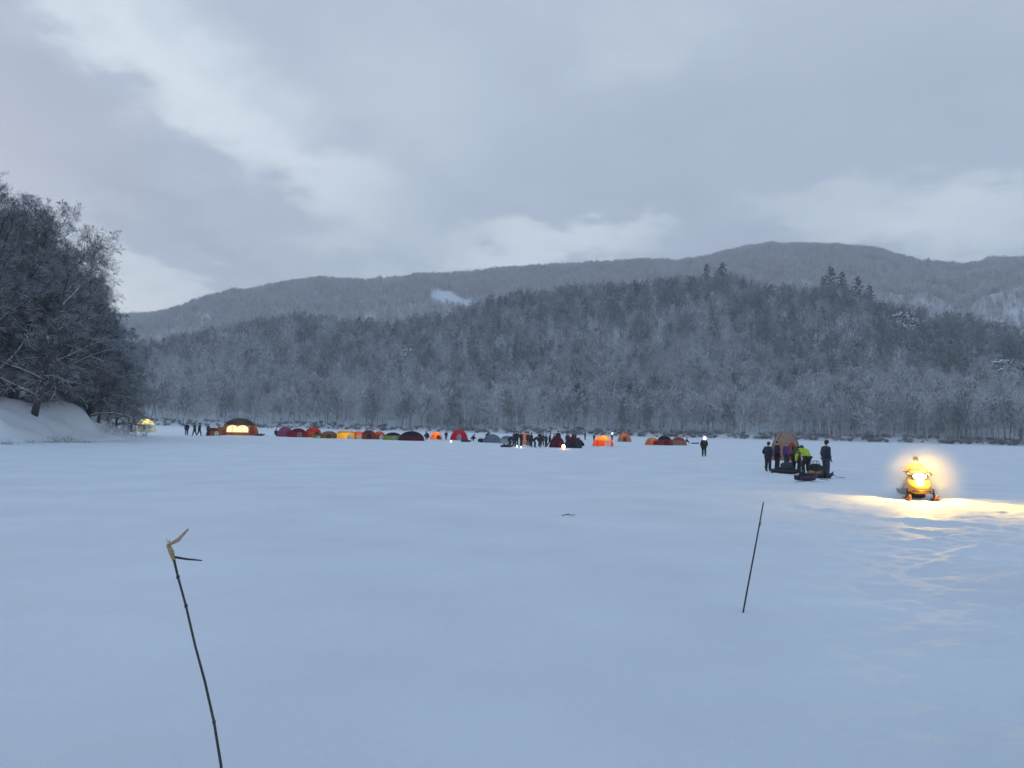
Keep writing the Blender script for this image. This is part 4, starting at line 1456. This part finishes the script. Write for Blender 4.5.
def spot(name, yaw, pitch, cone, energy, blend=.25, sx=1.0, sy=1.0, size=.06):
    L = bpy.data.lights.new(name, 'SPOT')
    L.energy = energy; L.spot_size = math.radians(cone); L.spot_blend = blend
    L.color = (1.0, .56, .01); L.shadow_soft_size = size
    o = bpy.data.objects.new(name, L)
    COL.objects.link(o)
    d = Matrix.Rotation(HEADING + math.radians(yaw), 3, 'Z') @ Vector((0, -math.cos(math.radians(pitch)), -math.sin(math.radians(pitch))))
    o.rotation_euler = d.to_track_quat('-Z', 'Y').to_euler()
    o.location = hl
    o.scale = (sx, sy, 1)
    return o


for args in BEAMS:
    spot(*args)
sl_ = bpy.data.lights.new('bloom_lamp', 'POINT')  # added lamp: lights the bloom mist and tints the machine
sl_.energy = BLOOM_LAMP_W; sl_.color = (1.0, .60, .14); sl_.shadow_soft_size = .12
so_ = bpy.data.objects.new('bloom_lamp', sl_); COL.objects.link(so_); so_.location = hl + Vector((0, 0, .12)) + fwd * .12

# mist volume added to imitate lens bloom round the headlight
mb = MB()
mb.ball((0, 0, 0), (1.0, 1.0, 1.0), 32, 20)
m, nt, out = new_mat('added bloom mist')
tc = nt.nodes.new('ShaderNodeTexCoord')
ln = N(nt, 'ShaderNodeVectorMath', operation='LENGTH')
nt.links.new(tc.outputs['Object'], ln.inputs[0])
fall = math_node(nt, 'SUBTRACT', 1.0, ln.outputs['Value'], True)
fall = math_node(nt, 'MULTIPLY', math_node(nt, 'POWER', fall, 2.4), BLOOM_MIST_D)
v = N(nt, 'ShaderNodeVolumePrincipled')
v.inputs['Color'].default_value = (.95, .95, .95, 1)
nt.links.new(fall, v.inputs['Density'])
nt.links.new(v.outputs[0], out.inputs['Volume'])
mist = mb.build('bloom_mist', m)
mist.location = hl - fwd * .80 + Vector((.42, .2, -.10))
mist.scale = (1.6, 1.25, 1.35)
tag(mist, 'mist added behind the snowmobile to imitate headlight bloom', kind='stuff')

# ------------------------------------------------------------------ the two marker sticks
M_STEM = simple('weathered stick', (0.055, 0.050, 0.048), .8, 40, .4, .4)
M_SPLIT = simple('split pale wood', (0.40, 0.29, 0.15), .7, 60, .35, .4)


def near_pt(px, py, dist):
    d = ray(px, py)
    return EYE + d * (dist / d.y)


D1 = 4.25
pts = [near_pt(x, y, D1) for x, y in ((226, 785), (221, 765), (214, 722), (205, 682), (195, 645), (186, 606), (178, 577), (174, 560))]
pts[0].z = -0.12
base = Vector((pts[0].x, pts[0].y, 0))
st = thing('marker_stick', 'long bent bare stick with a broken pale split tip, nearest in the snow', 'stick', base)
b = MB(); b.tube([p - base for p in pts], [.0085, .0082, .0076, .0072, .0068, .0066, .0066, .0075], 8)
for p in (pts[2], pts[5], pts[6]):
    b.ball(p - base, (.0105, .0105, .014), 8, 5)
b.build('stem', M_STEM, st)
q = [near_pt(x, y, D1) - base for x, y in ((174, 560), (171.5, 552), (168, 544))]
b = MB(); b.tube(q, [.010, .015, .011], 7); b.build('split_joint', M_SPLIT, st)
q = [near_pt(168.5, 545, D1) - base, near_pt(178, 540, D1 - .02) - base, near_pt(188, 529.5, D1 - .05) - base]
b = MB(); b.tube(q, [.007, .0115, .006], 6); b.build('broken_tip', M_SPLIT, st)
q = [near_pt(174, 557, D1) - base, near_pt(186, 559, D1 + .03) - base, near_pt(202, 560.5, D1 + .05) - base]
b = MB(); b.tube(q, [.007, .006, .0035], 6); b.build('side_twig', M_STEM, st)
rng = random.Random(5)
for k in range(3):
    a0 = near_pt(169 + k, 546 - k, D1) - base
    b = MB(); b.tube([a0, a0 + Vector((rng.uniform(-.03, -.005), rng.uniform(-.01, .01), rng.uniform(.0, .03)))], [.003, .001], 4); b.build('splinter', M_SPLIT, st)

bp_ = on_lake(743, 614)
D2 = bp_.y
pts = [near_pt(x, y, D2 + .0) for x, y in ((742, 618), (743, 613), (748.5, 583), (754, 554), (759, 527), (763.5, 502))]
base = Vector((pts[1].x, pts[1].y, bp_.z))
st = thing('marker_stick', 'thin straight dark stick leaning right in the snow', 'stick', base)
b = MB(); b.tube([p - base for p in pts], [.0105, .010, .0095, .009, .008, .0065], 8); b.build('stem', M_STEM, st)
b = MB(); b.tube([pts[4] - base, pts[4] - base + Vector((.03, .01, .05))], [.006, .003], 5); b.build('side_twig', M_STEM, st)
# snow collars where the sticks go in
p = on_lake(567, 516)
tg = MB(); tg.tube([(-.12, 0, .01), (0, .01, .035), (.13, 0, .02), (.20, .01, .05)], [.008, .010, .008, .004], 6); tg.tube([(0, .01, .035), (.06, -.02, .06)], [.006, .003], 5, cap=True)
o = tg.build('fallen_twig', M_STEM); o.location = p
tag(o, 'tiny dark twig lying alone on the open snow', 'twig')
#PART2END

# ------------------------------------------------------------------ air
hb = MB()
hb.box((0, 1180, 300), (3600, 2680, 620))
m, nt, out = new_mat('air')
v = N(nt, 'ShaderNodeVolumePrincipled', Density=HAZE_D)
v.inputs['Color'].default_value = (0.86, 0.88, 0.92, 1)
nt.links.new(v.outputs[0], out.inputs['Volume'])
haze = hb.build('haze', m, None, False)
tag(haze, 'thin cold winter air over the lake', kind='stuff')

# ------------------------------------------------------------------ sky and light
SUN_EL, SUN_AZ = math.radians(14), math.radians(-38)   # azimuth clockwise from +Y
w = bpy.data.worlds.new('World')
scene.world = w
w.use_nodes = True
nt = w.node_tree
nt.nodes.clear()
out = nt.nodes.new('ShaderNodeOutputWorld')
bg = N(nt, 'ShaderNodeBackground', Strength=SKY_S)
nt.links.new(bg.outputs[0], out.inputs[0])
sky = nt.nodes.new('ShaderNodeTexSky')
sky.sky_type = 'NISHITA'
sky.sun_disc = False
sky.sun_elevation = SUN_EL
sky.sun_rotation = SUN_AZ
tc = nt.nodes.new('ShaderNodeTexCoord')
gen = tc.outputs['Generated']
sep = nt.nodes.new('ShaderNodeSeparateXYZ')
nt.links.new(gen, sep.inputs[0])
# cloud plane coordinates: direction spread over a layer, so clouds flatten towards the horizon
den = math_node(nt, 'ADD', math_node(nt, 'MAXIMUM', sep.outputs['Z'], 0.0), 0.22)
cu = math_node(nt, 'DIVIDE', sep.outputs['X'], den)
cv = math_node(nt, 'DIVIDE', sep.outputs['Y'], den)
comb = nt.nodes.new('ShaderNodeCombineXYZ')
nt.links.new(cu, comb.inputs[0]); nt.links.new(cv, comb.inputs[1])
nzA = N(nt, 'ShaderNodeTexNoise', Scale=1.3, Detail=7.0, Roughness=0.55)
nzB = N(nt, 'ShaderNodeTexNoise', Scale=4.2, Detail=6.0, Roughness=0.6)
for n_ in (nzA, nzB):
    nt.links.new(comb.outputs[0], n_.inputs['Vector'])
# angles in degrees, wobbled by the cloud noise
az = math_node(nt, 'MULTIPLY', math_node(nt, 'ARCTAN2', sep.outputs['X'], sep.outputs['Y']), 57.2958)
el = math_node(nt, 'MULTIPLY', math_node(nt, 'ARCSINE', sep.outputs['Z']), 57.2958)
wob = math_node(nt, 'SUBTRACT', nzB.outputs['Fac'], 0.5)
wob2 = math_node(nt, 'SUBTRACT', nzA.outputs['Fac'], 0.5)
azw = math_node(nt, 'ADD', az, math_node(nt, 'ADD', math_node(nt, 'MULTIPLY', wob, 9.0), math_node(nt, 'MULTIPLY', wob2, 8.0)))
elw = math_node(nt, 'ADD', el, math_node(nt, 'ADD', math_node(nt, 'MULTIPLY', wob, 9.0), math_node(nt, 'MULTIPLY', wob2, -6.0)))


def bank_of_cloud(px, py, rx, ry, ang, amount, hard=1.0):
    """one soft mass of cloud: its bearing and height in the sky, its size in degrees"""
    a0, e0 = az_el(px, py)
    a0, e0 = math.degrees(a0), math.degrees(e0)
    ca, sa = math.cos(math.radians(ang)), math.sin(math.radians(ang))
    da = math_node(nt, 'SUBTRACT', azw, a0); de = math_node(nt, 'SUBTRACT', elw, e0)
    u = math_node(nt, 'ADD', math_node(nt, 'MULTIPLY', da, ca / rx), math_node(nt, 'MULTIPLY', de, sa / rx))
    v_ = math_node(nt, 'ADD', math_node(nt, 'MULTIPLY', da, -sa / ry), math_node(nt, 'MULTIPLY', de, ca / ry))
    q = math_node(nt, 'ADD', math_node(nt, 'MULTIPLY', u, u), math_node(nt, 'MULTIPLY', v_, v_))
    g = math_node(nt, 'POWER', 2.71828, math_node(nt, 'MULTIPLY', math_node(nt, 'POWER', q, hard), -1.0))
    return math_node(nt, 'MULTIPLY', g, amount)


CLOUDS = [(195, 85, 12, 3.4, -30, 0.38, 1.1), (320, 175, 7, 3.4, -26, 0.27, 1.1), (90, 12, 8, 3, -32, 0.2, 1.1), (420, 110, 9, 5, -20, 0.16, 1.0),
          (560, 243, 9, 1.7, 3, 0.55, 2.0), (850, 212, 9, 2.2, -6, 0.26, 1.6), (985, 228, 6, 2.2, 0, 0.30, 1.5), (150, 285, 5, 2.6, -40, 0.42, 1.5),
          (80, 128, 12, 4.8, -30, -0.30, 1.8), (255, 178, 4.5, 2.2, -30, -0.26, 1.8), (520, 150, 14, 6, -10, -0.07, 1.0), (690, 232, 6, 2, 0, -0.14, 1.4),
          (880, 110, 14, 8, 0, -0.10, 1.0), (175, 240, 7, 2.2, -30, -0.22, 1.6), (700, 20, 9, 3, 10, 0.10, 1.3), (330, 135, 3, 1.2, -10, -0.14, 1.3)]
tot = 0.42
for c in CLOUDS:
    g = bank_of_cloud(*c)
    tot = math_node(nt, 'ADD', g, tot)
tot = math_node(nt, 'ADD', tot, math_node(nt, 'MULTIPLY', wob, 0.28))
tot = math_node(nt, 'ADD', tot, math_node(nt, 'MULTIPLY', wob2, 0.35))
K = 1.0 / SKY_S
cc = ramp(nt, tot, [(0.0, (0.355 * K, 0.41 * K, 0.52 * K)), (0.42, (0.475 * K, 0.541 * K, 0.655 * K)), (0.62, (0.61 * K, 0.695 * K, 0.765 * K)), (1.0, (0.82 * K, 0.89 * K, 0.95 * K))])
# overhead the cover is thinner and the blue of the sky comes through
zen = N(nt, 'ShaderNodeMapRange')
zen.inputs['From Min'].default_value = 30; zen.inputs['From Max'].default_value = 55
zen.inputs['To Min'].default_value = 0; zen.inputs['To Max'].default_value = 0.85
nt.links.new(el, zen.inputs['Value'])
mz = N(nt, 'ShaderNodeMix', data_type='RGBA')
nt.links.new(zen.outputs[0], mz.inputs['Factor'])
nt.links.new(cc, mz.inputs['A'])
mz.inputs['B'].default_value = (0.27 * K, 0.45 * K, 0.70 * K, 1)
mix = N(nt, 'ShaderNodeMix', data_type='RGBA')
mix.inputs['Factor'].default_value = 0.93
nt.links.new(sky.outputs[0], mix.inputs['A'])
nt.links.new(mz.outputs['Result'], mix.inputs['B'])
nt.links.new(mix.outputs['Result'], bg.inputs[0])

sl = bpy.data.lights.new('sun', 'SUN')
sl.energy = 0.35
sl.angle = math.radians(20)
sl.color = (1.0, 0.92, 0.88)
so = bpy.data.objects.new('sun', sl)
COL.objects.link(so)
sd = Vector((math.sin(SUN_AZ) * math.cos(SUN_EL), math.cos(SUN_AZ) * math.cos(SUN_EL), math.sin(SUN_EL)))
so.rotation_euler = sd.to_track_quat('Z', 'Y').to_euler()

scene.view_settings.view_transform = 'Standard'
scene.view_settings.look = 'None'
scene.view_settings.exposure = EXPOSURE
scene.view_settings.gamma = 1.0
scene.view_settings.use_curve_mapping = False
scene.render.engine = 'CYCLES'
scene.cycles.use_denoising = True
scene.cycles.denoiser = 'OPENIMAGEDENOISE'
scene.cycles.volume_bounces = 3
scene.cycles.max_bounces = 6
scene.cycles.transparent_max_bounces = 8
